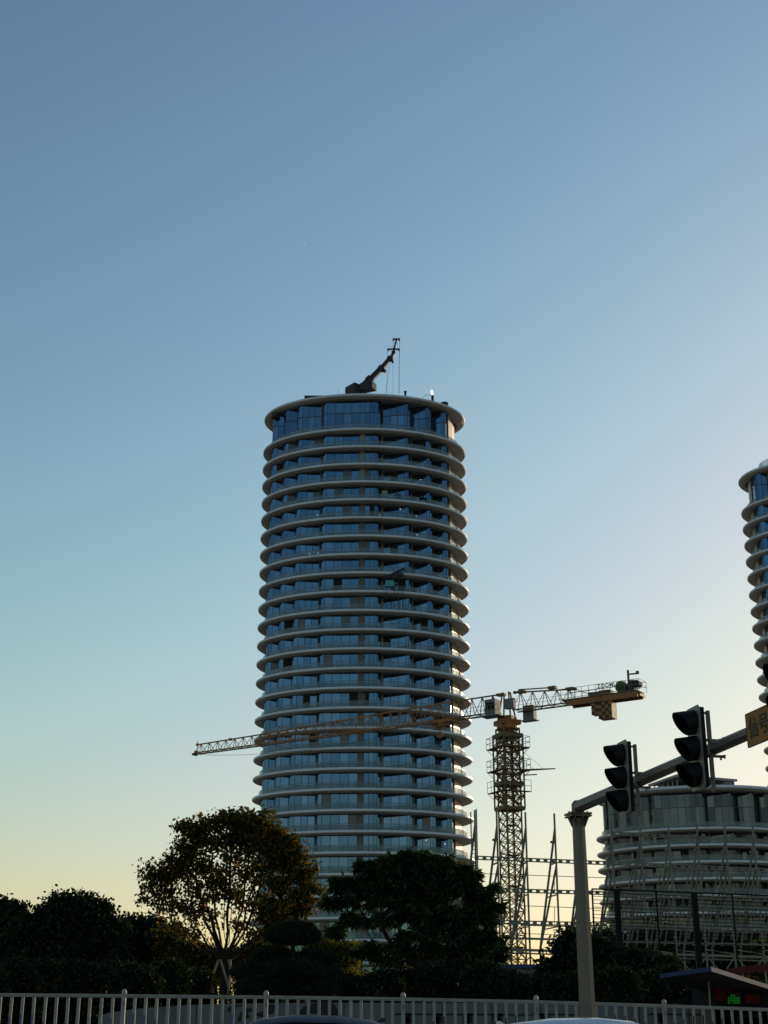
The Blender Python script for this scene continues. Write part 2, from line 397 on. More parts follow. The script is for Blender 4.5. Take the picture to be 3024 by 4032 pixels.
def make_tower(label, loc, rotz, floors, fh, crown, a, b, glass, base_z, single_panes=300, single_panels=300, scale=1.0, group=None, seed=1, curtains=0.05, opens=0.04, skip_bays=()):
    """floors = number of balcony slabs; index 0 is the slab under the double-height crown"""
    rd = random.Random(seed)
    T = thing('residential_tower', label, 'tower', loc, rotz, group, scale)
    top = base_z + fh * floors; roof_z = top + crown
    n_p = [0]; n_g = [0]; stuff = {}
    def put_pane(line, z0, z1, parent, mk):
        A = MB().wall(line, z0, z1, 0.03)
        if n_p[0] < single_panes:
            n_p[0] += 1; A.build('pane', M[mk] if isinstance(mk, str) else mk, parent, smooth=False)
        else:
            S_ = stuff.setdefault(mk, MB()); S_.add(A.v, A.f)
    rail_stuff = MB()
    slab_src = None
    for i in range(floors + 1):
        z = roof_z if i == 0 else top - fh * (i - 1)
        if i == 0:
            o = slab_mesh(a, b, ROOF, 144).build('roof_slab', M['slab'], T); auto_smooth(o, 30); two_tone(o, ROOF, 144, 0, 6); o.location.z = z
            for sx in (-1, 1):
                A = MB(); ps = [(sx * (a - 2.35) + 0.75 * math.cos(t), 1.2 + 2.0 * math.sin(t)) for t in [2 * math.pi * k / 20 for k in range(20)]]
                A.prism(ps, -0.80, -0.76).build('opening_shade_disc', M['opening_shade'], o)  # solid disc below the soffit, coloured dark as the shade of a hole
            continue
        if slab_src is None:
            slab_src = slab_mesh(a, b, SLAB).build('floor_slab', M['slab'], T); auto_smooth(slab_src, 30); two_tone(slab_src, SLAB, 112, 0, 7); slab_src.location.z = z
        else:
            inst(slab_src, 'floor_slab', T, Matrix.Translation((0, 0, z)))
    for i in range(0, floors + 1):
        # storey whose floor is slab i+1 (i = 0 crown)
        zf = top - fh * i + 0.02; H = (crown - 0.78) if i == 0 else (fh - 0.76)
        if i == floors: break
        zt = zf + H; rows = [(zf, zf + H * 0.60), (zf + H * 0.60, zt)] if i == 0 else [(zf, zt)]
        # recessed side walls
        for ln in recess_walls(): MB().wall(ln, zf, zt + 0.04, 0.12).build('recess_wall', M['wall'], T)
        for ln in (piers() if i else []): MB().wall(ln, zf, zt + 0.04, 0.25).build('pier', M['panel'], T)
        W = MB().wall(back_wall(a, b), zf, zt + 0.04, 0.15); W.build('end_wall', M['endwall'], T)
        for bi, bay in enumerate(BAYS):
            if bi in skip_bays: continue
            Fm = MB(); panes = []; k = 0; items = []
            lst = list(bay); panel_line = None
            while lst:
                it = lst.pop(0)
                if it == 'panel':
                    pl = lst.pop(0)
                    if i == 0: items += split(pl[0], pl[1], 1.2)
                    else: panel_line = pl
                else: items.append(it)
            for ln in items:
                x, y = ln[0]; Fm.box((x, y, (zf + zt) / 2), (0.09, 0.12, H + 0.02))
                x, y = ln[-1]; Fm.box((x, y, (zf + zt) / 2), (0.088, 0.118, H + 0.02))
                for z0 in [zf + 0.05] + ([rows[0][1]] if i == 0 else []) + [zt - 0.05]:
                    for p, q in zip(ln[:-1], ln[1:]): Fm.bar((p[0], p[1], z0), (q[0], q[1], z0), 0.10, 0.10 if i else 0.14)
            bayo = Fm.build('window_bay', M['frame'], T)
            for ln in items:
                for (z0, z1) in rows:
                    r = rd.random(); mk = glass; curved = len(ln) > 2
                    if i and not curved and r < opens: mk = 'dark'  # solid pane coloured dark for the shade behind an open window
                    elif i and not curved and r < opens + curtains: mk = 'curtain'
                    w = math.hypot(ln[-1][0] - ln[0][0], ln[-1][1] - ln[0][1])
                    put_pane(ln, z0 + 0.05, z1 - 0.05, bayo, mk)
                    if i and not curved and w > 1.1 and rd.random() < 0.45:     # sliding sash split
                        mx, my = (ln[0][0] * .62 + ln[-1][0] * .38), (ln[0][1] * .62 + ln[-1][1] * .38)
                        MB().box((mx, my - 0.03, (z0 + z1) / 2), (0.06, 0.09, z1 - z0)).build('window_sash', M['frame2'], bayo) if n_p[0] < 120 else None
            if panel_line:
                MB().wall(panel_line, zf, zt, 0.12).build('wall_panel', M['panel'] if i < 4 else M['wall'], T)
        # balustrade: handrail, posts, glass panels
        ra, rb = a - 1.25, b - 0.62; N = 52; RA = MB(); zr = zf + 1.12
        pts = [ell(ra, rb, 2 * math.pi * (k + 0.5) / N) for k in range(N)]
        for k in range(N):
            p, q = pts[k], pts[(k + 1) % N]
            RA.bar((p[0], p[1], zr), (q[0], q[1], zr), 0.06, 0.05)
            RA.bar((p[0], p[1], zf), (p[0], p[1], zr), 0.07, 0.05)
            mx, my = (p[0] + q[0]) / 2, (p[1] + q[1]) / 2
            RA.bar((mx * .997, my * .997, zf), (mx * .997, my * .997, zr - 0.12), 0.045, 0.04)
        ro = RA.build('balcony_railing', M['frame2'], T)
        for k in range(N):
            p, q = pts[k], pts[(k + 1) % N]
            A = MB().wall([(q[0], q[1]), (p[0], p[1])], zf + 0.04, zr - 0.03, 0.02)
            if n_g[0] < single_panels and (p[1] + q[1]) / 2 < 1.5 and i < 12:
                n_g[0] += 1; A.build('glass_panel', M['rail'], ro)
            else: rail_stuff.add(A.v, A.f)
    rail_stuff.build('glass_panels', M['rail'], T, kind='stuff')
    for mk, A in stuff.items():
        A.build({'dark': 'dark_window_panes', 'curtain': 'curtained_panes'}.get(mk, 'panes'), M[mk], T, kind='stuff')
    # solid core behind the glass so that nothing shows through
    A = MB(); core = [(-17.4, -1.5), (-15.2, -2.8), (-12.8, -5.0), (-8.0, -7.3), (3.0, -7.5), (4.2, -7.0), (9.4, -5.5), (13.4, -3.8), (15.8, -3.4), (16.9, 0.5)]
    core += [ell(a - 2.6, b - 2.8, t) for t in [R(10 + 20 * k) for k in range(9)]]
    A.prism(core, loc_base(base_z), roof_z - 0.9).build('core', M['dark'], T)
    return T, roof_z, top
def loc_base(z): return z
TA, TB, FH = 20.2, 13.1, 3.6
TX, TY = -3.9, 257.6
base1 = 1.3 + (108.17) - 31 * 3.6        # height of slab 0 above ground minus 31 storeys
top1 = 1.3 + 244.5 * 0.4424
Tower, roof1, _ = make_tower('tall oval glass residential tower with white balcony rings rising behind the crane', (TX, TY, 0), 0, 29, FH, 7.1, TA, TB, 'glass', top1 - 29 * FH, seed=3)
# ground storey plinth
A = MB(); A.prism([ell(TA - 3, TB - 3, 2 * math.pi * k / 48) for k in range(48)], 0, top1 - 29 * FH - 0.7).build('ground_storey', M['wall'], Tower)
def tz(i): return top1 - FH * i            # z of slab i of the main tower
# lit downlights under the slabs
for px, py in ((1304, 1882), (1656, 1890), (1250, 2028), (1495, 2028), (1576, 2005), (1639, 2032), (1643, 2107), (1423, 2152), (1605, 2152), (1219, 2181), (1253, 2178), (1389, 2911), (1285, 3163), (1271, 3319), (1678, 3309), (1752, 3324)):
    xl = X_at(px, TY - 11, 70) - TX; yl = -(TB - 1.5) * math.sqrt(max(0.05, 1 - (xl / (TA - 1.5)) ** 2)) + (0.25)
    p = P(px, py, TY + yl) - Vector((TX, TY, 0))
    A = MB().tube([p, p + Vector((0, 0, 0.08))], 0.085, 8); A.build('downlight', M['lamp'], Tower)
for px, py in ((1532, 2433), (1646, 2446), (1207, 2448), (1537, 2583), (1211, 2597), (1648, 2747), (1535, 2510)):
    p = P(px, py, TY - 8.9 + (2.0 if px > 1600 else 0)) - Vector((TX, TY, 0))
    MB().box(p, (1.05, 0.3, 0.10)).build('lit_ceiling', M['lampo'], Tower)

# second tower at the right edge, third half-height tower
T2Y = 325.0; s2 = 1.17
T2x = X_at(2906, T2Y, 131) + 20.2 * s2 + 0.3
make_tower('second oval tower cut off by the right edge of the picture', (T2x, T2Y, 0), 0, 27, 3.62, 7.1, TA, TB, 'glass', 131 / s2 - 7.1 - 27 * 3.62, single_panes=0, single_panels=0, scale=s2, seed=5)
t2 = bpy.data.objects[[o.name for o in bpy.data.objects if o.name.startswith('residential_tower')][-1]]
A = MB(); B_ = MB(); rz = 131 / s2
for k in range(40):
    t = math.pi * (0.5 + k / 39.0); x, y = ell(15.6, 9.0, t); x2, y2 = ell(15.6, 9.0, math.pi * (0.5 + (k + 1) / 39.0))
    if k < 39:
        A.wall([(x2, y2), (x, y)], rz + 0.3, rz + 3.4, 0.03)
    if k % 3 == 0: B_.bar((x, y, rz + 0.3), (x, y, rz + 3.3), 0.10)
A.build('roof_glass_screen', M['rail2'], t2); B_.build('screen_posts', M['frame'], t2)

T3Y = 273.0; a3 = 18.4
T3z = 1.3 + 257 * math.tan(PITCH - math.atan((3252 - 2016) / F)) + 0.2
T3x = X_at(2728, T3Y, T3z)
s3 = a3 / TA; fh3 = 2.98 / s3
T3, _, _ = make_tower('low oval tower under construction behind the steel frame', (T3x, T3Y, 0), R(-14), 10, fh3, 7.4 / s3, TA, TB * 1.12, 'glass2', T3z / s3 - 10 * fh3, single_panes=0, single_panels=0, scale=s3, seed=9, curtains=0.32, opens=0.16)
# pavilion roof on top of it
RZ3 = T3z + 7.4 + 0.3
ov = thing('roof_pavilion', 'slanted white canopy on posts on top of the low oval tower', 'canopy', (T3x, T3Y, RZ3))
A = MB(); c1 = P(2552, 3088, 268) - ov.location; c2 = P(2665, 3048, 262) - ov.location; c3 = P(2903, 3068, 266) - ov.location; c4 = P(2760, 3075, 285) - ov.location
top_ = [c1, c2, c3, c4]; A.add(top_ + [p - Vector((0, 0, 0.45)) for p in top_], [(0, 1, 2, 3), (7, 6, 5, 4), (0, 4, 5, 1), (1, 5, 6, 2), (2, 6, 7, 3), (3, 7, 4, 0)])
A.build('canopy_roof', M['slab'], ov)
for k in range(13):
    t = k / 12.0
    p = (c1.lerp(c2, t * 2) if t < .5 else c2.lerp(c3, t * 2 - 1)) * 0.93
    MB().bar((p.x, p.y + 1.0, 0.2), (p.x, p.y + 1.0, p.z), 0.22).build('post', M['slab'], ov)
MB().box((2.0, 3.0, 1.4), (14, 5, 2.8)).build('plant_room', M['conc'], ov)

# ------------------------------------------------------------------ things on the main tower roof
def roofmachine():
    o = P(1420, 1596, 250); rt = roof1 + 0.4
    t = thing('facade_maintenance_crane', 'dark telescopic window cleaning crane standing on the tower roof', 'crane', (o.x, 250, rt))
    q = lambda px, py, dy=0: P(px, py, 250 + dy) - t.location
    Mz = Matrix.Rotation(R(38), 3, 'Z'); Mz2 = Matrix.Rotation(R(-25), 3, 'Z')
    c = q(1392, 1535); MB().box((c.x, c.y, (c.z) - 0.5), (1.9, 3.0, 2.6), Mz).build('counterweight_box', M['bmu'], t)
    c = q(1450, 1533); MB().box((c.x, c.y - 1.0, c.z), (2.7, 1.9, 1.45), Mz2).build('winch_house', M['bmu'], t)
    c = q(1415, 1560); MB().box((c.x, c.y, c.z / 2 + 0.5), (1.5, 1.5, c.z + 1.0)).build('slewing_base', M['bmu'], t)
    MB().box((c.x, c.y, 0.3), (4.2, 3.2, 0.6)).build('track_base', M['bmu'], t)
    a0, a1, a2, a3_ = q(1420, 1530), q(1500, 1452), q(1535, 1412), q(1548, 1397)
    MB().bar(a0, q(1460, 1492), 1.05, 1.15).bar(q(1448, 1504), q(1462, 1490), 1.3, 1.45).build('boom_base', M['bmu'], t)
    A = MB().bar(q(1456, 1496), a1, 0.85, 1.0); A.bar(q(1497, 1456), q(1506, 1447), 1.15, 1.25); A.bar(q(1506, 1460), q(1512, 1454), 0.7, 1.3); A.build('boom_section', M['bmu'], t)
    A = MB().bar(a1, a2, 0.68, 0.8); A.bar(q(1531, 1417), q(1540, 1408), 0.95, 1.05); A.bar(q(1541, 1422), q(1548, 1420), 0.5, 0.8); A.build('boom_section', M['bmu'], t)
    A = MB().bar(q(1540, 1412), q(1549, 1388), 0.5, 0.6); A.bar(q(1549, 1390), q(1553, 1372), 0.42, 0.5); A.box(q(1549, 1388), (0.75, 0.6, 0.45)); A.build('knuckle', M['bmu'], t)
    A = MB().bar(q(1552, 1373), q(1562, 1336), 0.32, 0.36); A.build('jib', M['bmu'], t)
    for (x0, x1, y) in ((1525, 1574, 1375), (1546, 1575, 1335)):
        A = MB().bar(q(x0, y), q(x1, y), 0.25, 0.26); A.box(q(x0 + 3, y + 3), (0.3, 0.3, 0.4)); A.box(q(x1 - 3, y + 3), (0.3, 0.3, 0.4)); A.build('spreader_beam', M['bmu'], t)
    for x0, y0, x1, y1 in ((1525, 1380, 1523, 1550), (1537, 1430, 1519, 1550), (1548, 1342, 1547, 1550), (1574, 1340, 1573, 1550), (1572, 1380, 1569, 1550)):
        MB().bar(q(x0, y0), q(x1, y1), 0.05).build('cable', M['bmu'], t)
roofmachine()
def roof_small():
    z = roof1 + 0.4
    p = P(1255, 1566, 250); A = MB().box((0, 0, 0.6), (5.5, 2.5, 1.7)); A.bar((0.4, 0, 1.4), (0.4, 0, 1.95), 0.3)
    A.build('roof_plant_box', M['craneblack'], None, label='flat dark plant box at the left end of the tower roof', category='roof equipment').location = (p.x, 250, p.z - 1.55)
    p = P(1596, 1558, 248)
    o = MB().box((0, 0, 0.0), (0.4, 0.4, 1.6)).box((0, 0, 0.85), (0.55, 0.55, 0.15)).build('roof_vent', M['bmu'], None, label='small dark vent stub on the roof rim right of the cleaning crane', category='vent'); o.location = p
    p = P(1703, 1572, 249); t = thing('roof_bright_head', 'bright upright glowing white head on the right part of the tower roof', 'lamp', p)
    MB().box((0, 0, 0.2), (0.5, 0.5, 1.2)).build('stand', M['bmu'], t)
    h = MB().tube([(-0.18, 0, 1.9), (0.0, 0, 0.95)], 0.24, 12).build('glowing_head', M['lamp'], t)  # white head that glows through an emissive material
    MB().bar((-1.4, 0, 0.9), (-0.2, 0, 0.9), 0.06).bar((-1.4, 0, 0.9), (-1.8, 0, 0.3), 0.06).build('bracket', M['bmu'], t)
    for px, py, lab in ((1750, 1592, 'low dark round cowl on the right rim of the tower roof'), (1085, 1634, 'low dark round cowl on the left rim of the tower roof')):
        p = P(px, py, 252); A = MB().tube([(0, 0, -0.6), (0, 0, 0.25), (0, 0, 0.4)], [0.8, 0.8, 0.5], 16)
        A.build('roof_cowl', M['bmu'], None, label=lab, category='vent', group='round cowls on the roof rim').location = p
    for px, py, lab in ((1332, 1545, 'thin rod aerial on the roof left of the cleaning crane'), (1103, 1612, 'short rod aerial on the far left roof rim')):
        p = P(px, py, 249); A = MB().bar((0, 0, -1.5), (0, 0, 0.6), 0.05).box((0, 0, -1.4), (0.3, 0.3, 0.1))
        A.build('roof_aerial', M['bmu'], None, label=lab, category='aerial', group='rod aerials on the roof').location = p
roof_small()
def balcony_things():
    # small construction hoist sticking out of a balcony
    z = tz(10) + 0.02; p0 = P(1524, 2305, TY - 12.0)
    t = thing('balcony_hoist', 'small lattice lifting hoist over a teal box on a tower balcony', 'hoist', (p0.x, TY - 12.7, z))
    q = lambda px, py, dy=0: P(px, py, TY - 12.8 + dy) - t.location
    c = q(1534, 2298); MB().box(c, (1.6, 0.9, 1.0)).box((c.x, c.y, c.z - 0.56), (1.9, 1.0, 0.12)).build('teal_box', M['teal'], t)
    A = MB(); a0, a1 = q(1518, 2281), q(1592, 2243); 
    for dy in (0, -0.45):
        for dz in (0, 0.45): A.bar(a0 + Vector((0, dy, dz)), a1 + Vector((0, dy, dz * 0.5)), 0.09)
    for k in range(9):
        u = a0.lerp(a1, k / 9); v = a0.lerp(a1, (k + 1) / 9)
        for dy in (0, -0.45): A.bar(u + Vector((0, dy, 0)), v + Vector((0, dy, 0.4)), 0.06).bar(u + Vector((0, dy, .42)), v + Vector((0, dy, 0)), 0.06)
    A.build('lattice_arm', M['bmu'], t)
    MB().box(q(1591, 2240), (0.9, 0.5, 0.45)).build('pulley_head', M['cranegrey'], t)
    MB().box(q(1577, 2263), (1.1, 0.6, 0.55)).build('winch_motor', M['bmu'], t)
    for px in (1553, 1569, 1584): A = MB().bar(q(px, 2275), (q(px, 2275).x, q(px, 2275).y, 0), 0.08).build('leg', M['bmu'], t)
    A = MB().bar(q(1520, 2284), (q(1520, 2284).x, 0, 0), 0.1).build('leg', M['bmu'], t)
    p = P(1515, 1950, TY - 11.6); z = tz(4) + 0.02
    t = thing('balcony_cabinet', 'pale upright cabinet standing on a tower balcony beside large plants', 'cabinet', (p.x, TY - 11.6, z))
    MB().box((0, 0, 0.95), (0.95, 0.5, 1.85)).build('body', M['white'], t); MB().box((0, -0.262, 1.4), (0.85, 0.02, 0.8)).build('door', M['panel'], t); MB().box((0, -0.262, 0.5), (0.85, 0.02, 0.8)).build('door', M['panel'], t)
    for px, lab, r in ((1565, 'wide leafy plant on the balcony right of the pale cabinet', 1.0), (1667, 'leafy plant on the balcony two bays right of the pale cabinet', 0.8)):
        p = P(px, 1965, TY - (11.4 if px < 1600 else 10.2)); t = thing('potted_plant', lab, 'plant', (p.x, p.y, z), group='balcony plants')
        MB().tube([(0, 0, 0), (0, 0, 0.5)], [0.25, 0.32], 12).build('pot', M['conc'], t)
        vs = []; fs = []
        for k in range(90):
            a = rng.uniform(0, 6.28); e = rng.uniform(0.1, 1.3); d = Vector((math.cos(a) * math.cos(e), math.sin(a) * math.cos(e) * 0.6, math.sin(e))); b0 = Vector((0, 0, 0.5)) + d * r * rng.uniform(0.2, 0.8); sd = d.cross(Vector((0, 0, 1))).normalized() * 0.12
            n = len(vs); tip = b0 + d * 0.5 - Vector((0, 0, 0.15)); mid = b0 + d * 0.25; vs += [b0, mid - sd, tip, mid + sd]; fs.append((n, n + 1, n + 2, n + 3))
        quick('foliage', [tuple(v) for v in vs], fs, L['dark'], t)
    for n_, py in enumerate((2437, 2512, 2587, 2741, 2822)):
        p = P(1433, py, TY - 11.6); t = thing('air_conditioner', 'pale air conditioner on the tower wall strip, %s of five' % ('topmost', 'second from the top', 'middle one', 'second from the bottom', 'lowest')[n_], 'air conditioner', (p.x, TY - 11.62, p.z - 0.3), group='air conditioners on the wall strip')
        MB().box((0, 0, 0.3), (0.5, 0.3, 0.62)).build('casing', M['panel'], t); MB().tube([(0, -0.155, 0.3), (0, -0.165, 0.3)], 0.2, 16).build('fan_grille', M['bmu'], t)
        MB().box((0.05, 0.02, -0.38), (0.3, 0.2, 0.3)).build('lower_box', M['panel'], t)
balcony_things()

# ------------------------------------------------------------------ tower crane
def zat(py, Y): return EYE + Y * math.tan(PITCH - math.atan((py - 2016) / F))
CY = 150.0; CX = X_at(2006, CY, 25)
crane = thing('tower_crane', 'tall yellow flat top tower crane with lattice mast in front of the tower', 'tower crane', (CX, CY, 0))
th = R(24)
def sq(s, ang): return [Vector((math.cos(ang + R(45 + 90 * k)) * s * 0.7071, math.sin(ang + R(45 + 90 * k)) * s * 0.7071, 0)) for k in range(4)]
def lattice(s, z0, z1, step, ch=0.15, br=0.075, ang=th, diag='x'):
    A = MB(); c = sq(s, ang); n = max(1, round((z1 - z0) / step)); h = (z1 - z0) / n
    for p in c: A.bar(p + Vector((0, 0, z0)), p + Vector((0, 0, z1)), ch, ch, up=(1, 0, 0))
    for k in range(n + 1):
        for j in range(4):
            z = z0 + k * h; A.bar(c[j] + Vector((0, 0, z)), c[(j + 1) % 4] + Vector((0, 0, z)), br)
            if k < n:
                A.bar(c[j] + Vector((0, 0, z)), c[(j + 1) % 4] + Vector((0, 0, z + h)), br)
                if diag == 'x': A.bar(c[(j + 1) % 4] + Vector((0, 0, z)), c[j] + Vector((0, 0, z + h)), br)
    return A
zcage0, zcage1 = zat(3186, CY), zat(2893, CY); zslew = zat(2838, CY); zjib = 1.3 + 32.55
n_sec = 13; zz = 0.0; secs = []
h = zcage0 / 11 if False else 2.35
k = 0
while zz < zcage1 - 0.5:
    h1 = min(h, zcage1 - zz)
    A = lattice(1.76, zz, zz + h1 - 0.02, h1 / 2 if k % 1 == 0 else h1, 0.17, 0.075)
    A.build('mast_section', M['cranedark'], crane); zz += h1; k += 1
# ladder inside
A = MB()
for sx in (-0.22, 0.22): A.bar((sx, 0.2, 0), (sx, 0.2, zcage1), 0.05)
for i in range(int(zcage1 / 0.35)): A.bar((-0.22, 0.2, i * 0.35), (0.22, 0.2, i * 0.35), 0.035)
A.build('ladder', M['cranedark'], crane)
for i in range(1, 8):
    z = i * 3.1
    if z < zcage0: MB().box((0.15, 0, z), (1.1, 1.3, 0.06), Matrix.Rotation(th, 3, 'Z')).build('rest_platform', M['cranedark'], crane)
# climbing cage
A = lattice(2.35, zcage0, zcage1, 1.35, 0.17, 0.08)
c = sq(2.35, th)
for zc in (zcage0, zcage0 + (zcage1 - zcage0) * 0.33, zcage1 - 0.2):
    for j in range(4): A.bar(c[j] + Vector((0, 0, zc)), c[(j + 1) % 4] + Vector((0, 0, zc)), 0.12, 0.35)
A.build('climbing_frame', M['cranedark'], crane)
MB().box((-0.55, -0.4, zcage0 + 2.2), (0.5, 0.6, 3.4)).build('hydraulic_cylinder', M['craney'], crane)
A = lattice(1.85, zcage1, zslew - 0.9, 1.3, 0.17, 0.10); A.build('upper_mast', M['cranedark'], crane)
def ringplat(z, r, sides, name='work_platform', rh=1.15):
    A = MB(); c = sq(2 * r, th); ci = sq(2.4, th)
    for j in sides:
        a_, b_ = c[j], c[(j + 1) % 4]; ai, bi = ci[j], ci[(j + 1) % 4]
        for p in (a_, b_, ai, bi): pass
        zz_ = Vector((0, 0, z)); A.add([a_ + zz_, b_ + zz_, bi + zz_, ai + zz_, a_ + zz_ - Vector((0, 0, .1)), b_ + zz_ - Vector((0, 0, .1)), bi + zz_ - Vector((0, 0, .1)), ai + zz_ - Vector((0, 0, .1))],
              [(0, 1, 2, 3), (7, 6, 5, 4), (0, 4, 5, 1), (1, 5, 6, 2), (2, 6, 7, 3), (3, 7, 4, 0)])
    po = A.build(name, M['cranedark'], crane); A = MB()
    for j in sides:
        a_, b_ = c[j], c[(j + 1) % 4]
        for hz in (0.55, rh): A.bar(a_ + Vector((0, 0, z + hz)), b_ + Vector((0, 0, z + hz)), 0.045)
        for k in range(5): p = a_.lerp(b_, k / 4); A.bar(p + Vector((0, 0, z)), p + Vector((0, 0, z + rh)), 0.045)
        A.bar(ci[j] + Vector((0, 0, z - 0.7)), a_ + Vector((0, 0, z)), 0.05)
    A.build('guard_rail', M['steel'], po)
ringplat(zat(2947, CY), 1.72, (0, 1, 2, 3)); ringplat(zat(3036, CY), 1.72, (0, 1, 2, 3)); ringplat(zat(3120, CY), 1.72, (1, 2))
z = zat(3033, CY)
A = MB().bar((1.2, -0.4, z), (4.9, -1.0, z), 0.14, 0.10).bar((1.2, 0.4, z), (4.9, -1.0, z), 0.10).bar((1.6, -0.2, z - 0.55), (3.0, -0.6, z - 0.55), 0.4, 0.06)
for k in range(5): A.bar((1.4 + k * 0.6, -0.5 - k * .09, z), (1.4 + k * .6 + .3, 0.3 - k * .2, z), 0.07)
A.bar((1.2, 0, z + 2.4), (3.6, -0.8, z + 0.05), 0.03).bar((1.2, 0, z + 1.4), (2.6, -0.6, z + 0.05), 0.03)
A.build('monorail_beam', M['cranedark'], crane)
# slewing unit
A = MB(); A.tube([(0, 0, zslew - 0.95), (0, 0, zslew - 0.5)], 1.15, 16); A.box((0, 0, zslew - 0.25), (2.2, 2.2, 0.5), Matrix.Rotation(th, 3, 'Z')); A.build('slewing_ring', M['craney'], crane)
jd = Vector((-37.2, 24.4, 0)).normalized(); jp = Vector((jd.y, -jd.x, 0))     # jib direction and its side vector
if jp.y > 0: jp = -jp                                                          # jp points to the camera side
A = MB()
for sdx in (-0.75, 0.75):
    for ss in (-0.6, 0.6):
        A.bar(jd * sdx + jp * ss + Vector((0, 0, zslew)), jd * sdx * 0.5 + jp * ss * 0.3 + Vector((0, 0, zjib + 2.2)), 0.16)
A.bar(jd * -0.8 + Vector((0, 0, zslew + 0.25)), jd * 0.8 + Vector((0, 0, zslew + 0.25)), 1.5, 0.4)
A.build('slewing_tower', M['craney'], crane)
def jpt(s, side, zz_): return jd * s + jp * side + Vector((0, 0, zz_))
def truss(s0, s1, h0, h1, n, m, w=0.62, ch=0.13, br=0.06, name='jib_section'):
    A = MB()
    A.bar(jpt(s0, -w, zjib), jpt(s1, -w, zjib), ch).bar(jpt(s0, w, zjib), jpt(s1, w, zjib), ch).bar(jpt(s0, 0, zjib + h0), jpt(s1, 0, zjib + h1), ch * 1.1)
    for k in range(n):
        a_ = s0 + (s1 - s0) * k / n; b_ = s0 + (s1 - s0) * (k + 1) / n; mid = (a_ + b_) / 2; hm = h0 + (h1 - h0) * (k + .5) / n
        for sd in (-w, w):
            A.bar(jpt(a_, sd, zjib), jpt(mid, 0, zjib + hm), br).bar(jpt(mid, 0, zjib + hm), jpt(b_, sd, zjib), br)
        A.bar(jpt(a_, -w, zjib), jpt(a_, w, zjib), br).bar(jpt(a_, -w, zjib), jpt(b_, w, zjib), br * 0.8)
    for s_ in (s0 + 0.05, s1 - 0.05):
        hh = h0 if s_ < (s0 + s1) / 2 else h1
        A.box(jpt(s_, 0, zjib + hh), (0.34, 0.34, 0.26))
    return A.build(name, m, crane)
heights = [2.05, 2.0, 1.9, 1.75, 1.6, 1.45, 1.3, 1.2, 1.1]
segl = (44.0 - 1.0) / 8
for k in range(8):
    truss(1.0 + k * segl + 0.02, 1.0 + (k + 1) * segl - 0.02, heights[k], heights[k + 1], 4 if k < 5 else 4, M['craney'] if k >= 1 else M['cranedark'], w=0.62 - 0.02 * k, br=0.065)
# end of jib: sheave frame, hanging rope
A = MB().box(jpt(44.0, 0, zjib + 0.1), (0.5, 0.9, 0.35)).bar(jpt(43.9, 0, zjib), jpt(43.9, 0, zjib + 1.6), 0.08).bar(jpt(44.3, -0.4, zjib - 0.1), jpt(44.3, 0.4, zjib - 0.1), 0.25)
A.build('jib_end', M['cranedark'], crane)
A = MB(); prev = None
for k in range(25):
    t = k / 24; s_ = 43.6 - t * 34; p = jpt(s_, -0.2, zjib - 0.15 - 4 * 1.1 * t * (1 - t)); 
    if prev: A.bar(prev, p, 0.035)
    prev = p
A.build('hoist_rope', M['bmu'], crane)
# catwalk wires in jib
A = MB()
for hz in (0.5, 0.9): A.bar(jpt(1, 0.5, zjib + hz), jpt(9, 0.5, zjib + hz), 0.03).bar(jpt(-1, 0.5, zjib + hz), jpt(-8, 0.5, zjib + hz), 0.03)
A.build('safety_wire', M['steel'], crane)
# trolley + hook
ts = 7.4
A = MB()
for sd in (-0.75, 0.75):
    A.bar(jpt(ts - 0.9, sd, zjib - 0.2), jpt(ts + 2.2, sd, zjib - 0.2), 0.14, 0.2)
    for q_ in (-0.7, 0.2, 1.1, 2.0): A.bar(jpt(ts + q_, sd, zjib - 0.3), jpt(ts + q_, sd, zjib + 0.15), 0.12)
    A.bar(jpt(ts + 0.2, sd, zjib - 0.7), jpt(ts + 2.4, sd, zjib - 0.7), 0.07).bar(jpt(ts + 0.2, sd, zjib - 0.7), jpt(ts + 0.2, sd, zjib), 0.07).bar(jpt(ts + 2.4, sd, zjib - 0.7), jpt(ts + 2.4, sd, zjib), 0.07)
for q_ in (-0.9, 0.2, 2.2): A.bar(jpt(ts + q_, -0.75, zjib - 0.22), jpt(ts + q_, 0.75, zjib - 0.22), 0.12)
A.box(jpt(ts + 0.6, 0, zjib - 0.45), (1.2, 1.2, 0.4)).box(jpt(ts + 1.3, 0, zjib - 0.75), (0.8, 0.8, 0.3))
tr = A.build('trolley', M['craney'], crane)
hk = ts + 1.1; zh = zjib - 1.55
A = MB().bar(jpt(hk - .15, 0, zjib - 0.5), jpt(hk - .15, 0, zh + 0.3), 0.03).bar(jpt(hk + .15, 0, zjib - 0.5), jpt(hk + .15, 0, zh + 0.3), 0.03); A.build('hoist_cable', M['bmu'], crane)
ang_j = math.atan2(jd.y, jd.x)
HK = MB(); HK.tube([jpt(hk, -0.2, zh), jpt(hk, 0.2, zh)], 0.36, 14); hb = HK.build('hook_block', M['craney'], crane)
A = MB()
for k in (-1, 0, 1): A.bar(jpt(hk + k * .2 - .1, 0.205, zh - 0.25), jpt(hk + k * .2 + .08, 0.205, zh + 0.27), 0.07, 0.02, up=jp)
A.build('black_stripe', M['craneblack'], hb)
A = MB().bar(jpt(hk, 0, zh - 0.32), jpt(hk, 0, zh - 0.75), 0.25, 0.2).bar(jpt(hk, 0, zh - 0.75), jpt(hk, 0, zh - 1.0), 0.12)
pp = [jpt(hk + 0.2 * math.sin(t), 0, zh - 1.15 + 0.18 * math.cos(t)) for t in [R(20 + 26 * k) for k in range(10)]]
A.tube(pp, 0.07, 6); A.build('hook', M['bmu'], hb)
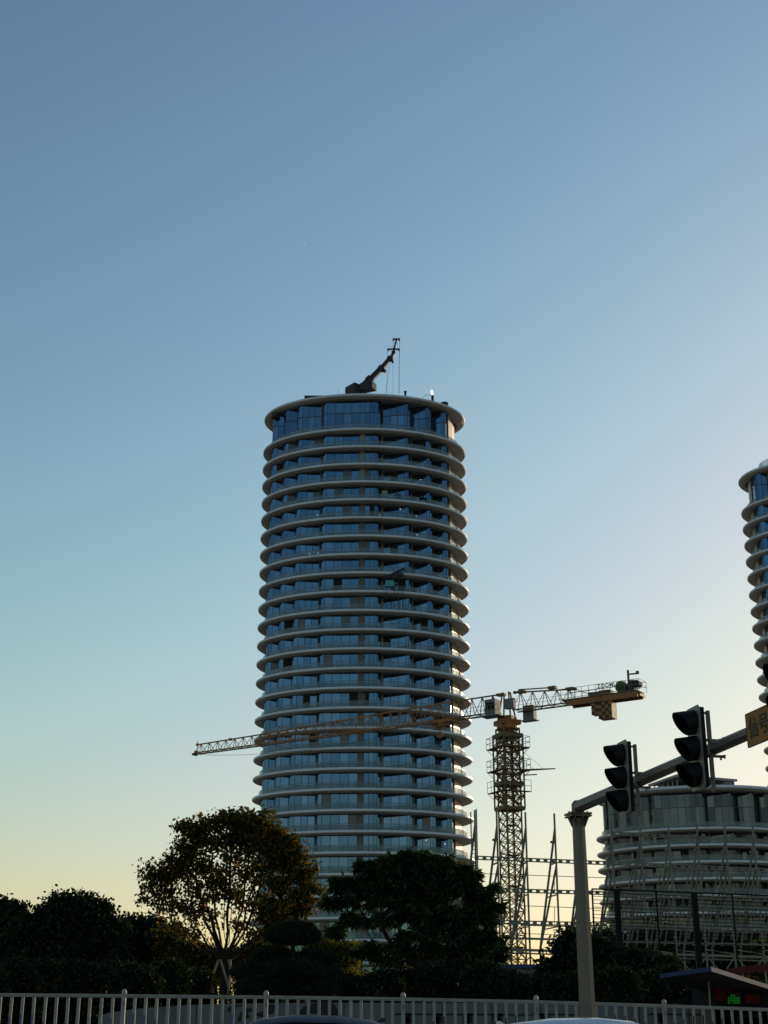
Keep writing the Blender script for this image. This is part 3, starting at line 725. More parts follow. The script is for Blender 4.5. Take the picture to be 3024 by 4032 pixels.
# counter jib
truss(-8.3, -1.0, 1.5, 2.05, 5, M['cranedark'], w=0.62, name='counter_jib_truss')
A = MB().bar(jpt(-5.8, 0, zjib + 2.0), jpt(-1.5, 0, zjib + 2.3), 0.12).bar(jpt(-8.3, 0, zjib + 1.5), jpt(-11.2, 0.4, zjib + 0.1), 0.07).bar(jpt(-8.3, 0, zjib + 1.5), jpt(-11.2, -0.4, zjib + 0.1), 0.07)
for s_ in (-5.6, -7.7, 0.6, -1.9): A.box(jpt(s_, 0, zjib + (2.0 if s_ > -7 else 1.6)), (0.9, 0.55, 0.28), Matrix.Rotation(ang_j, 3, 'Z'))
A.build('tie_bar', M['cranedark'], crane)
A = MB().bar(jpt(-7.6, -0.72, zjib - 0.05), jpt(-15.6, -0.72, zjib - 0.05), 0.16, 0.62).bar(jpt(-7.6, 0.72, zjib - 0.05), jpt(-15.6, 0.72, zjib - 0.05), 0.16, 0.62)
for k in range(9): A.bar(jpt(-7.8 - k, -0.7, zjib - 0.1), jpt(-7.8 - k, 0.7, zjib - 0.1), 0.12, 0.3)
A.build('counter_jib_beam', M['craney'], crane)
MB().bar(jpt(-7.0, 0, zjib + 0.29), jpt(-15.7, 0, zjib + 0.29), 1.9, 0.06).build('counter_jib_deck', M['cranegrey'], crane)
A = MB()
for sd in (-0.95, 0.95):
    for hz in (0.6, 1.15): A.bar(jpt(-7.0, sd, zjib + .3 + hz), jpt(-15.9, sd, zjib + .3 + hz), 0.04)
    for k in range(12): A.bar(jpt(-7.0 - k * .81, sd, zjib + .3), jpt(-7.0 - k * .81, sd, zjib + 1.45), 0.04)
for hz in (0.6, 1.15): A.bar(jpt(-15.9, -.95, zjib + .3 + hz), jpt(-15.9, .95, zjib + .3 + hz), 0.04)
A.build('guard_rail', M['steel'], crane)
# counterweights with checker tiles
Mj = Matrix.Rotation(ang_j, 3, 'Z')
cw = MB().box(jpt(-11.85, 0, zjib - 1.24), (1.52, 1.25, 1.80), Mj).build('counterweight', M['craney'], crane)
cw2 = MB().box(jpt(-10.68, 0.1, zjib - 0.98), (0.78, 1.0, 1.28), Mj).build('counterweight', M['craney'], crane)
for i in range(4):
    for j in range(5):
        if (i + j) % 2 == 0:
            MB().box(jpt(-11.28 - 0.38 * i, 0.635, zjib - 0.53 - 0.36 * j), (0.375, 0.03, 0.355), Mj).build('checker_tile', M['craneblack'], cw)
for i in range(2):
    for j in range(4):
        if (i + j) % 2 == 1: MB().box(jpt(-10.49 - 0.39 * i, 0.61, zjib - 0.5 - 0.32 * j), (0.38, 0.03, 0.315), Mj).build('checker_tile', M['craneblack'], cw2)
# winch, cabinets, mast lamp post
A = MB().tube([jpt(-13.7, -0.5, zjib + 0.95), jpt(-13.7, 0.55, zjib + 0.95)], 0.62, 18); A.build('winch_drum', M['drum'], crane)
A = MB().box(jpt(-14.1, 0, zjib + 0.75), (0.9, 1.0, 0.75), Mj).box(jpt(-14.9, 0, zjib + 0.95), (0.6, 1.1, 1.1), Mj).tube([jpt(-15.4, -0.5, zjib + 1.15), jpt(-15.4, 0.5, zjib + 1.15)], 0.33, 12); A.build('hoist_motor', M['bmu'], crane)
MB().box(jpt(-11.2, 0, zjib + 0.62), (2.6, 0.8, 0.42), Mj).box(jpt(-11.7, 0, zjib + 0.85), (1.2, 0.7, 0.1), Mj).build('electric_cabinet', M['cranedark'], crane)
A = MB().bar(jpt(-14.6, 0.5, zjib + 0.3), jpt(-14.6, 0.5, zjib + 2.35), 0.2).bar(jpt(-14.6, 0.5, zjib + 2.15), jpt(-15.8, 0.9, zjib + 2.0), 0.14).box(jpt(-15.8, 0.9, zjib + 2.1), (0.3, 0.25, 0.3)).box(jpt(-14.6, 0.5, zjib + 2.45), (0.2, 0.2, 0.3))
A.build('service_davit', M['cranedark'], crane)
# sign letters
def textobj(body, size, mat_, parent, origin, xdir, ext=0.01, name='lettering', bold=0.0, space=1.0):
    c = bpy.data.curves.new('lettering', 'FONT'); c.body = body; c.size = size; c.extrude = ext; c.offset = bold; c.resolution_u = 3; c.space_character = space
    tmp = bpy.data.objects.new('tmp_text', c); COL.objects.link(tmp)
    dg = bpy.context.evaluated_depsgraph_get(); me = bpy.data.meshes.new_from_object(tmp.evaluated_get(dg)); bpy.data.objects.remove(tmp)
    me.materials.clear(); me.materials.append(mat_); me.name = name
    o = bpy.data.objects.new(name, me); COL.objects.link(o); o.parent = parent
    xd = Vector(xdir).normalized(); zd = Vector((0, 0, 1)); nd = xd.cross(zd)
    Mx = Matrix((( xd.x, zd.x, nd.x, origin[0]), (xd.y, zd.y, nd.y, origin[1]), (xd.z, zd.z, nd.z, origin[2]), (0, 0, 0, 1)))
    o.matrix_local = Mx; return o
textobj('ZOOMLION', 0.56, M['green'], crane, jpt(-11.3, 1.06, zjib + 0.98), -jd, 0.02, 'sign_letters', 0.014, 1.1)
# cab and cabinets by the slewing unit
cab = MB().box(jpt(1.0, 1.35, zjib + 0.35), (1.25, 1.25, 1.7), Mj).build('operator_cab', M['cranegrey'], crane)
MB().box(jpt(1.0, 1.99, zjib + 0.45), (1.0, 0.03, 0.8), Mj).build('cab_window', M['carglass'], cab)
MB().box(jpt(1.0, 1.4, zjib - 0.6), (2.3, 1.6, 0.1), Mj).build('cab_platform', M['cranegrey'], crane)
A = MB()
for k in range(6): A.bar(jpt(-0.1 + k * .44, 2.15, zjib - .6), jpt(-0.1 + k * .44, 2.15, zjib + .5), 0.04)
for hz in (-.05, .5): A.bar(jpt(-0.15, 2.15, zjib + hz), jpt(2.15, 2.15, zjib + hz), 0.04)
A.build('guard_rail', M['steel'], crane)
MB().box(jpt(-0.9, 0.9, zjib + 0.65), (1.1, 0.5, 1.1), Mj).build('electric_cabinet', M['cranegrey'], crane)
MB().box(jpt(-2.2, -1.1, zjib - 0.15), (1.3, 0.7, 1.6), Mj).box(jpt(-2.2, -1.1, zjib - 1.0), (1.8, 1.0, 0.1), Mj).build('electric_cabinet', M['cranegrey'], crane)

# ------------------------------------------------------------------ steel frame of the hoarding in front of the site
FY0 = 118.0
frame = thing('steel_hoarding_frame', 'galvanised steel frame of raking struts and slotted beams before the site', 'steel frame', (0, FY0, 0))
def fq(px, py, dy=0):
    Y = FY0 + (px - 1862) / 1162 * 9.0 + dy
    return P(px, py, Y) - frame.location
tips = [(1869, 3190), (1955, 3193), (2068, 3198), (2182, 3203), (2293, 3207), (2406, 3232), (2518, 3235), (2630, 3237), (2742, 3240), (2852, 3243), (2962, 3247), (3074, 3250)]
zrel = lambda px, py: fq(px, py).z
dep = Vector((-1.9, 3.6, 0))
for i, (px, py) in enumerate(tips):
    p = fq(px, py); x, y = p.x, p.y
    zt_ = p.z; zb = fq(px, 3770).z
    up = thing('strut_frame', '', '', (0, 0, 0)); del up['label']; del up['category']; up.parent = frame; 
    def ST(name, A): A.build(name, M['steel'], up)
    ST('upright', MB().bar((x, y, 0), (x, y, zt_), 0.15, 0.15))
    za = zt_ - 1.9
    zl = zb + 0.4
    ax, ay = x - 0.95, y + 1.8; bx_, by_ = x - 1.9, y + 3.6
    zfoot = 0.0
    s_ = MB().bar((x, y, za + 0.6), (x - 1.35, y + 2.6, fq(px, 3735).z), 0.14); s_.box((x - 0.22, y + 0.3, za - 0.45), (0.35, 0.2, 0.18)); ST('raking_strut', s_)
    ST('raking_strut', MB().bar((x, y, fq(px, 3410).z), (x - 1.35, y + 2.6, fq(px, 3735).z), 0.13))
    for pyb in (3395, 3522, 3648): 
        zb_ = fq(px, pyb).z; k_ = max(0.15, (za - zb_) / (za - fq(px, 3735).z)); ST('bracket', MB().bar((x, y, zb_), (x - 1.35 * k_, y + 2.6 * k_, zb_ - 0.12), 0.16, 0.08))
    for dx in (-1, 1): ST('knee_brace', MB().bar((x, y - 0.1, fq(px, 3765).z), (x + dx * 0.95, y - 0.1, fq(px, 3765).z - 1.15), 0.09))
    ST('back_post', MB().bar((x - 1.35, y + 2.6, 0), (x - 1.35, y + 2.6, fq(px, 3735).z), 0.14))
# slotted beams: two flanges with web pieces leaving oval slots
def slotted(pxa, pya, pxb, pyb, n, hh=0.34):
    A = MB(); a_, b_ = fq(pxa, pya, -0.15), fq(pxb, pyb, -0.15); upv = Vector((0, 0, hh / 2 - 0.045))
    A.bar(a_ + upv, b_ + upv, 0.1, 0.09).bar(a_ - upv, b_ - upv, 0.1, 0.09)
    for k in range(n): A.bar(a_.lerp(b_, (k + 0.02) / n), a_.lerp(b_, (k + 0.5) / n), 0.08, hh - 0.17)
    A.build('slotted_beam', M['steel'], frame)
slotted(1869, 3377, 2374, 3398, 17); slotted(2374, 3397, 3090, 3430, 24); slotted(1960, 3505, 2374, 3516, 14); slotted(2374, 3518, 3090, 3545, 24)
slotted(1940, 3630, 2374, 3640, 14); slotted(2374, 3641, 3090, 3668, 24, 0.28); slotted(2406, 3281, 3090, 3316, 22, 0.3)
def plain(pxa, pya, pxb, pyb, w, dy=0.0): MB().bar(fq(pxa, pya, dy), fq(pxb, pyb, dy), w, w).build('beam', M['steel'], frame)
for a_ in ((1900, 3440, 2400, 3457, 0.05, 1), (2050, 3566, 2420, 3580, 0.05, 1), (1960, 3672, 2450, 3690, 0.05, 1), (1940, 3692, 3090, 3724, 0.17, -.2), (1970, 3738, 3090, 3771, 0.2, -.25), (2000, 3752, 3090, 3786, 0.12, 2.4), (2050, 3643, 3090, 3672, 0.08, 1.2)): plain(*a_)
for px, y0, y1 in ((2069, 3567, 3632), (2183, 3571, 3636), (2296, 3574, 3640), (1952, 3443, 3500), (2068, 3447, 3507), (2183, 3450, 3510)): MB().bar(fq(px, y0, 1), fq(px, y1, 1), 0.05).build('thin_post', M['steel'], frame)
for k in range(10):
    x0 = 2000 + k * 112; MB().bar(fq(x0, 3740), fq(x0 + 112, 3757, 2.3), 0.08).build('plan_brace', M['steel'], frame)
# second row of struts inside (behind) for the criss-cross seen against the low tower
for k in range(12):
    px = 2430 + k * 56
    A = MB().bar(fq(px, 3700, 3.2), fq(px + 62, 3420 + k * 3, 3.2), 0.10).bar(fq(px + 20, 3725, 3.4), fq(px + 42, 3545 + k * 3, 3.4), 0.09).build('raking_strut', M['steel'], frame)
lad = thing('access_ladder', 'narrow steel access ladder rising at the left end of the frame by the tower', 'ladder', fq(1869, 3190) + frame.location)
b0 = -lad.location.z
MB().bar((-0.35, -.3, b0), (-0.35, -.3, -0.2), 0.1).build('stile', M['steel'], lad); MB().bar((0.12, -.3, b0), (0.12, -.3, 0.05), 0.1).build('stile', M['steel'], lad)
for k in range(46):
    z_ = -2.6 - k * 0.33
    if z_ > b0: MB().bar((-0.35, -.3, z_), (0.12, -.3, z_), 0.05).build('rung', M['steel'], lad)

# ------------------------------------------------------------------ low building and site cabin between the trees
ob = P(1900, 3780, 190)
bl = thing('low_apartment_block', 'pale low building with balcony bands half hidden behind the feathery tree', 'building', (ob.x, 190, 0))
hz = P(1900, 3480, 190).z
MB().box((-3.5, 4, hz / 2 - 1.0), (11, 8, hz - 2.0)).build('wall', M['wall'], bl)
MB().box((-4.5, 4, hz - 0.4), (9, 7, 1.4)).build('penthouse', M['conc'], bl)
for k in range(6):
    z_ = hz - 1.0 - k * 3.3
    if z_ > 0: MB().box((-3.2, 0.0, z_), (12.5, 3.0, 0.35)).build('balcony_slab', M['slab'], bl)
    for j in range(7):
        if z_ > 3: MB().box((-8.0 + j * 1.55, -0.02, z_ - 1.6), (0.8, 0.06, 2.3)).build('window', M['glass2'], bl)
sc_ = P(2060, 3800, 100)
cabn = thing('site_cabin', 'pale blue roofed site cabin at the foot of the crane', 'site cabin', (sc_.x, 100, 0))
zc = P(2060, 3812, 100).z
MB().box((0, 2, zc / 2), (4.2, 4, zc)).build('wall', M['mural'], cabn); MB().box((0, 2, zc + 0.12), (4.8, 4.6, 0.24)).build('roof', M['canopy'], cabn)
MB().box((-0.9, -0.02, zc - 1.0), (1.0, 0.05, 0.9)).build('window', M['carglass'], cabn); MB().box((0.9, -0.02, 1.0), (0.9, 0.05, 2.0)).build('door', M['cranegrey'], cabn)

# ------------------------------------------------------------------ black mesh fence on tall posts
FN = 62.0
fen = thing('mesh_fence', 'tall black wire fence on dark posts in front of the low tower', 'fence', (0, FN, 0))
def nq(px, py, dy=0): return P(px, py, FN + dy) - fen.location
for px, py, w in ((2427, 3503, 0.24), (2732, 3515, 0.24)):
    p = nq(px, py); MB().bar((p.x, p.y, 0), (p.x, p.y, p.z), w).build('post', M['blackpost'], fen)
for px, py in ((2331, 3500), (2583, 3512), (2882, 3523), (3050, 3530)):
    p = nq(px, py); MB().bar((p.x, p.y, 0), (p.x, p.y, p.z), 0.07).build('thin_post', M['blackpost'], fen)
for k in range(17):
    py = 3500 + k * 14.2
    MB().bar(nq(2331, py), nq(3060, py + 28), 0.06 if k == 0 else 0.026).build('wire', M['blackpost'], fen)

# ------------------------------------------------------------------ kiosk with blue canopy
KY = 40.0
kz = P(2798, 3806, 36).z
kio = thing('kiosk', 'dark roadside kiosk with a blue edged canopy and a green lit display', 'kiosk', (P(2900, 3900, KY).x, KY, 0.55))
def kq(px, py, Y): return P(px, py, Y) - kio.location
N_, Lf, Rt, Fr = kq(2800, 3806, 36), kq(2597, 3835, 40), kq(3075, 3893, 41), kq(2818, 3905, 46)
A = MB(); up_ = [Lf, N_, Rt, Fr]; dn = [p - Vector((0, 0, 0.11)) for p in up_]
A.add(up_ + dn, [(0, 1, 3), (1, 2, 3), (0, 4, 5, 1), (1, 5, 6, 2), (2, 6, 7, 3), (3, 7, 4, 0)]); A.build('canopy', M['canopy'], kio)
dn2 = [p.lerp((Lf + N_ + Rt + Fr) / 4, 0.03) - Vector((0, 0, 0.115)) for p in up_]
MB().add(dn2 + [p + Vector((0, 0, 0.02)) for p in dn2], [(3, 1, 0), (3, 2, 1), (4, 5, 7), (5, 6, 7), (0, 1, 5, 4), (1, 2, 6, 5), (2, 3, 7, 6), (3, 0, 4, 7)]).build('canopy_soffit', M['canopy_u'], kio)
w0 = kq(2812, 3925, 42); w1 = kq(3090, 3925, 42)
A = MB().box(((w0.x + w1.x) / 2, w0.y + 1.5, 1.0), (w1.x - w0.x, 3.0, 2.0)); A.build('wall', M['kioskwall'], kio)
MB().box(kq(2850, 3905, 41.95), (0.5, 0.1, 0.5)).build('panel', M['red'], kio)
MB().box(kq(2962, 3932, 41.93), (0.42, 0.1, 0.26)).build('red_sign', M['red'], kio)
A = textobj('NA', 0.13, M['white'], kio, kq(2950, 3938, 41.87), (1, 0, 0), 0.004, 'red_sign_lettering') if False else None
scr = MB().box(kq(2890, 3930, 41.93), (0.42, 0.06, 0.30)).build('display', M['craneblack'], kio)
for r_ in range(4):
    for c_ in range(5):
        if rng.random() < 0.82 and not (r_ == 0 and c_ > 2):
            p = kq(2870 + c_ * 9.5, 3920 + r_ * 9.4, 41.88)
            A = MB(); 
            for (dx, dz, w_, h_) in ((0, .018, .05, .008), (0, 0, .055, .007), (0, -.018, .045, .008), (0, 0, .008, .045)): A.box(p + Vector((dx, 0, dz)), (w_, 0.01, h_))
            A.build('led_character', M['led'], scr)
p0, p1 = kq(2790, 3862, 39), kq(2796, 3968, 39)
A = MB().bar(p0, p1, 0.035); pp = [p1 + Vector((-0.03 + 0.045 * math.cos(t), 0, 0.045 * math.sin(t) - 0.0)) for t in [R(-0 - 25 * k) for k in range(8)]]; A.tube(pp, 0.014, 6); A.build('hanging_hook_rod', M['housing'], kio)
bm = MB().bar(P(2870, 3828, 46), P(3090, 3800, 43), 0.22, 0.2); bmo = bm.build('red_canopy_beam', M['red'], None, label='dark red roof beam behind the blue canopy at the right edge', category='beam')
MB().bar(P(3075, 3802, 43.2), Vector((P(3075, 3802, 43.2).x, 43.2, 0.55)), 0.2).build('post', M['red'], bmo)
MB().box(P(2765, 3924, 46), (0.5, 0.3, 1.3)).build('advert_box', M['canopy'], None, label='dark blue box standing left of the kiosk wall behind the railing', category='box')

# ------------------------------------------------------------------ trees
def tubes_np(segs, n=5):
    """segs: (p0, p1, r0, r1) arrays -> verts, quads"""
    p0 = np.array([s[0] for s in segs]); p1 = np.array([s[1] for s in segs]); r0 = np.array([s[2] for s in segs]); r1 = np.array([s[3] for s in segs])
    d = p1 - p0; d /= np.linalg.norm(d, axis=1, keepdims=True) + 1e-9
    u = np.where(np.abs(d[:, 2:3]) < 0.9, np.array([[0, 0, 1.0]]), np.array([[1.0, 0, 0]]))
    sx = np.cross(d, u); sx /= np.linalg.norm(sx, axis=1, keepdims=True) + 1e-9; sy = np.cross(d, sx)
    a = np.arange(n) * 2 * np.pi / n; ca = np.cos(a)[None, :, None]; sa = np.sin(a)[None, :, None]
    ring = sx[:, None, :] * ca + sy[:, None, :] * sa
    V = np.concatenate([p0[:, None, :] + ring * r0[:, None, None], p1[:, None, :] + ring * r1[:, None, None]], axis=1)
    m = len(segs); base = (np.arange(m) * 2 * n)[:, None, None]; k = np.arange(n); kk = (k + 1) % n
    q = np.stack([k, kk, kk + n, k + n], axis=1)[None]; Fq = (base + q).reshape(-1, 4)
    return V.reshape(-1, 3), Fq
def skeleton(trunk, targets, step=0.45, up=0.35, stems=()):
    """attach every target to the nearest lower node; returns nodes, parent, radius"""
    nodes = [np.array(p, float) for p in trunk]; par = [-1] + list(range(len(trunk) - 1))
    root = nodes[-1]; ri = len(nodes) - 1
    for e in stems:
        e = np.array(e, float); d = e - root; ctrl = root + np.array([d[0] * 0.75, d[1] * 0.75, d[2] * 0.25]); last = ri; n = max(3, int(np.linalg.norm(d) / 0.5))
        for k in range(1, n + 1):
            q = k / n; pt = (1 - q) ** 2 * root + 2 * q * (1 - q) * ctrl + q * q * e + rng.normal(0, 0.035, 3); nodes.append(pt); par.append(last); last = len(nodes) - 1
    order = np.argsort(np.linalg.norm(targets - root, axis=1)); leafn = []
    for ti in order:
        t = targets[ti]; N = np.array(nodes); dv = t - N; dist = np.linalg.norm(dv, axis=1)
        cost = dist + np.where(dv[:, 2] < 0.25 * dist, 1.5 * (0.25 * dist - dv[:, 2]), 0) ; cost[:len(trunk)] += 3.0 if len(stems) else 0.0; cost[:max(len(trunk) - 1, 0)] += 3.0
        j = int(np.argmin(cost)); d = dist[j]; n = max(1, int(d / step)); p = nodes[j]
        last = j; mid = (nodes[j] + t) / 2 + np.array([0, 0, -0.0]); ctrl = nodes[j] * 0.45 + t * 0.55 + rng.normal(0, 0.06 * d, 3); ctrl[2] += up * -0.0 * d
        for k in range(1, n + 1):
            s = k / n; q = (1 - s) ** 2 * p + 2 * s * (1 - s) * ctrl + s * s * t
            nodes.append(q); par.append(last); last = len(nodes) - 1
        leafn.append(last)
    cnt = np.zeros(len(nodes)); 
    for l_ in leafn: cnt[l_] += 1
    for i in range(len(nodes) - 1, 0, -1): cnt[par[i]] += cnt[i] + 0.0
    return np.array(nodes), par, cnt, leafn
def leaf_cloud(centres, k, size, spread, droop=0.3, radial=None, flat=0.0, narrow=0.32):
    """k leaflets round each centre; every leaflet a creased diamond of two triangles pairs"""
    n = len(centres) * k; c = np.repeat(centres, k, axis=0)
    d = rng.normal(0, 1, (n, 3)); d[:, 2] = d[:, 2] * (1 - flat) - droop; d /= np.linalg.norm(d, axis=1, keepdims=True) + 1e-9
    off = rng.normal(0, 1, (n, 3)) * spread; off[:, 2] *= 0.7
    b0 = c + off; s = size * rng.uniform(0.6, 1.25, (n, 1))
    u = rng.normal(0, 1, (n, 3)) + np.array([0, 0, 1.2]) * flat; sd = np.cross(d, u); sd /= np.linalg.norm(sd, axis=1, keepdims=True) + 1e-9
    nn = np.cross(sd, d)
    tip = b0 + d * s + np.array([0, 0, -0.12]) * s; mid = b0 + d * s * 0.5 + nn * s * 0.07
    V = np.stack([b0, mid - sd * s * narrow, tip, mid + sd * s * narrow], axis=1).reshape(-1, 3)
    Fq = (np.arange(n) * 4)[:, None] + np.array([[0, 1, 2, 3]])
    return V, Fq
def lumps_points(lumps, n, Y, shell=0.55, dfac=0.9):
    """lumps (px, py, rx, ry[, weight[, dy]]) in photo pixels at distance Y -> points mostly near the outside of every lump"""
    w = np.array([(l[4] if len(l) > 4 else 1) * l[2] * l[3] for l in lumps], float); w /= w.sum()
    idx = rng.choice(len(lumps), n, p=w); out = np.zeros((n, 3)); sc = 1 / ppm(Y, 5)
    cen = [P(l[0], l[1], Y) for l in lumps]
    for i, li in enumerate(idx):
        l = lumps[li]; d = rng.normal(0, 1, 3); d /= np.linalg.norm(d); r = rng.uniform(shell ** 3, 1) ** (1 / 3)
        dy = l[5] if len(l) > 5 else 0
        cc = cen[li]; rx = l[2] * sc; rz = l[3] * sc
        out[i] = (cc.x + d[0] * rx * r, Y + dy + d[1] * min(rx, rz * 1.6) * dfac * r, cc.z + d[2] * rz * r)
    return out
def tree(label, base_px, Y, fork_py, lumps, n_t, n_c, k, leaf, lm, spread, group=None, name='tree', cat='tree', trunk_r=0.16, base_z=0.55, droop=0.3, flat=0.0, stems=1, shell=0.55, narrow=0.32, dfac=0.9, rmin=0.012, stem_px=(), clump=0.45, pw=0.46, ragged=True):
    base_l = list(lumps); st = rng.bit_generator.state
    for l in base_l:
        for q in range(3 if ragged else 0):
            a_ = rng.uniform(-0.6, 3.8); f_ = rng.uniform(0.95, 1.12); rr = rng.uniform(0.14, 0.26)
            lumps = lumps + [(l[0] + math.cos(a_) * l[2] * f_, l[1] - math.sin(a_) * l[3] * f_, max(l[2] * rr, 11), max(l[3] * rr * 0.9, 9), (l[4] if len(l) > 4 else 1) * 1.5)]
    b = P(base_px, 3900, Y); t = thing(name, label, cat, (b.x, Y, base_z), group=group)
    org = np.array([b.x, Y, base_z]); fz = P(base_px, fork_py, Y).z - base_z
    tg = lumps_points(lumps, n_t, Y, shell, dfac) - org
    trunk = [(0, 0, -0.1), (0.02, 0, fz * 0.5), (0, 0, fz)]
    st_ = []
    for q, (sx_, sy_) in enumerate(stem_px):
        e = np.array(P(sx_, sy_, Y)) - org; e[1] = ((q * 37) % 7 - 3) * 0.35; st_.append(e)
    nodes, par, cnt, leafn = skeleton(trunk, tg, stems=st_)
    r = np.maximum(trunk_r * (cnt / cnt.max()) ** pw, rmin)
    segs = [(nodes[par[i]], nodes[i], r[par[i]] if i > 2 else trunk_r * 1.2, r[i]) for i in range(1, len(nodes)) if np.linalg.norm(nodes[i] - nodes[par[i]]) > 1e-4]
    V, Fq = tubes_np(segs, 6); quick('trunk', V, Fq, M['bark'], t)
    cl = lumps_points(lumps, n_c, Y, shell, dfac) - org
    cl = np.concatenate([cl, tg], axis=0)
    # gather clusters into clumps so that gaps stay open between them
    pull = tg[rng.integers(0, len(tg), len(cl))]
    D = ((cl[:, None, :] - tg[None, :, :]) ** 2).sum(2); near = tg[np.argmin(D, axis=1)]
    cl = cl * (1 - clump) + near * clump
    V, Fq = leaf_cloud(cl, k, leaf, spread, droop, flat=flat, narrow=narrow); quick('crown', V, Fq, L[lm], t)
    return t
def shrub(label, lumps, Y, n_c, k, leaf, lm, spread, group=None, name='shrub', cat='shrub', base_z=0.55, **kw):
    xs = np.mean([l[0] for l in lumps])
    return tree(label, xs, Y, 3895, lumps, 40, n_c, k, leaf, lm, spread, group, name, cat, trunk_r=0.07, base_z=base_z, ragged=False, **kw)

# big multi-stemmed tree left of the tower
D_l = [(870, 3265, 150, 60, 1.2), (1020, 3280, 110, 80, 1.1), (955, 3215, 80, 35, 1), (760, 3300, 70, 60, 1), (720, 3380, 70, 40, .8), (640, 3430, 75, 40, 1), (605, 3490, 45, 26, .8), (1100, 3340, 75, 70, 1), (1165, 3400, 65, 65, 1),
       (1150, 3490, 95, 50, 1), (1225, 3530, 60, 36, .9), (1100, 3590, 100, 50, .9), (930, 3380, 220, 80, .5), (790, 3470, 140, 70, .5), (1000, 3490, 150, 90, .36), (690, 3560, 120, 46, .5), (1040, 3650, 110, 60, .6), (760, 3640, 120, 60, .35), (900, 3560, 160, 60, .2)]
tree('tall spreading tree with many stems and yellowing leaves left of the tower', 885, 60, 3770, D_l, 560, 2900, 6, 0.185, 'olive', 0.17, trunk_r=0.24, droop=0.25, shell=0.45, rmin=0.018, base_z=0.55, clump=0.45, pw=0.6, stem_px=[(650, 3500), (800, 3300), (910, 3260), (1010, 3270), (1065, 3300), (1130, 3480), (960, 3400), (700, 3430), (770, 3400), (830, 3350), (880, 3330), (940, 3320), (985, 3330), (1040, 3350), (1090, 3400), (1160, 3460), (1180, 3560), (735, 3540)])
for px, lx, lab in ((860, 815, 'leaning wooden prop on the left of the multi stemmed tree'), (900, 935, 'leaning wooden prop on the right of the multi stemmed tree'), (868, 905, 'wooden prop crossing in front of the multi stemmed trunk'), (908, 900, 'nearly upright wooden prop beside the multi stemmed trunk')):
    a_ = P(px, 3780, 59.3); b_ = P(lx, 3900, 58.6); d = (b_ - a_).normalized(); e_ = a_ + d * ((a_.z - 0.55) / -d.z)
    o = MB().tube([Vector((0, 0, 0)), a_ - e_], 0.045, 7).build('tree_prop', M['stake'], None, label=lab, category='tree prop', group='wooden props round the tree'); o.location = e_
# dark round tree far left, tree at left edge, small tree
B_l = [(235, 3630, 110, 85), (330, 3625, 100, 75), (285, 3568, 85, 48), (390, 3680, 90, 95), (140, 3700, 110, 100), (430, 3760, 70, 110), (250, 3760, 210, 110, 1.2)]
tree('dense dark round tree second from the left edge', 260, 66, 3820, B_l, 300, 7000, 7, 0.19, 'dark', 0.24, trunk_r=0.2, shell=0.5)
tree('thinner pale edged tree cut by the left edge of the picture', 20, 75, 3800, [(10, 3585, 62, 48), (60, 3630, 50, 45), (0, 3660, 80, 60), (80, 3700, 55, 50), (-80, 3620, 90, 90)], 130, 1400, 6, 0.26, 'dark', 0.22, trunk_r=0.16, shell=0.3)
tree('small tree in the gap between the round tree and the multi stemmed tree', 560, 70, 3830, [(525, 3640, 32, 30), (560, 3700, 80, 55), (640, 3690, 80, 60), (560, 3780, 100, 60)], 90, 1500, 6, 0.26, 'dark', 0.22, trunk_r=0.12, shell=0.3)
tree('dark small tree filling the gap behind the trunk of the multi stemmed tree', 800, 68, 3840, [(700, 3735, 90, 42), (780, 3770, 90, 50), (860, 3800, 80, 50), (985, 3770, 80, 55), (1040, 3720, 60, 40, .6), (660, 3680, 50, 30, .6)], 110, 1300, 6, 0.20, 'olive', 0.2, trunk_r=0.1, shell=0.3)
# feathery tree in front of the tower
F_l = [(1590, 3400, 130, 40, 1.1), (1480, 3430, 100, 34, 1.1), (1700, 3410, 110, 44, 1.1), (1810, 3460, 95, 50, 1), (1890, 3520, 70, 44, 1), (1940, 3580, 40, 36, .7), (1380, 3490, 80, 26, 1), (1310, 3550, 60, 22, .9), (1440, 3530, 110, 36, .7), (1400, 3630, 70, 26, .8), (1340, 3670, 40, 18, .6),
       (1600, 3490, 240, 50, .8), (1730, 3570, 190, 60, .6), (1870, 3640, 90, 50, .8), (1520, 3600, 120, 50, .3), (1890, 3730, 110, 60, .8), (1760, 3700, 140, 80, .5), (1530, 3750, 100, 50, .5), (1640, 3680, 80, 90, .25), (1440, 3740, 60, 30, .4)]
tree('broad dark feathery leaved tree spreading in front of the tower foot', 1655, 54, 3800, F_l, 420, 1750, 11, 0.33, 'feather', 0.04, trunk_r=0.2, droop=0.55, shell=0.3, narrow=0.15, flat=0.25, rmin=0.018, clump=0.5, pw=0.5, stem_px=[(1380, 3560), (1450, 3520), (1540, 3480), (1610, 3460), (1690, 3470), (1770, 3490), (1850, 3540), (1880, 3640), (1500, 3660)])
# yellow green shrub lit from behind
tree('sunlit yellow green bush between the pine and the feathery tree', 1300, 70, 3830, [(1290, 3730, 85, 40), (1350, 3770, 50, 60), (1250, 3800, 60, 60), (1370, 3860, 70, 40), (1170, 3660, 90, 40, .5)], 80, 900, 6, 0.22, 'yellow', 0.2, trunk_r=0.08, shell=0.3, name='bush', cat='bush')
tree('low yellowish bush glowing behind the props of the multi stemmed tree', 850, 72, 3870, [(800, 3830, 110, 55), (960, 3830, 80, 55), (880, 3760, 60, 40, .5)], 60, 420, 6, 0.20, 'yellow', 0.2, trunk_r=0.08, shell=0.2, name='bush', cat='bush')
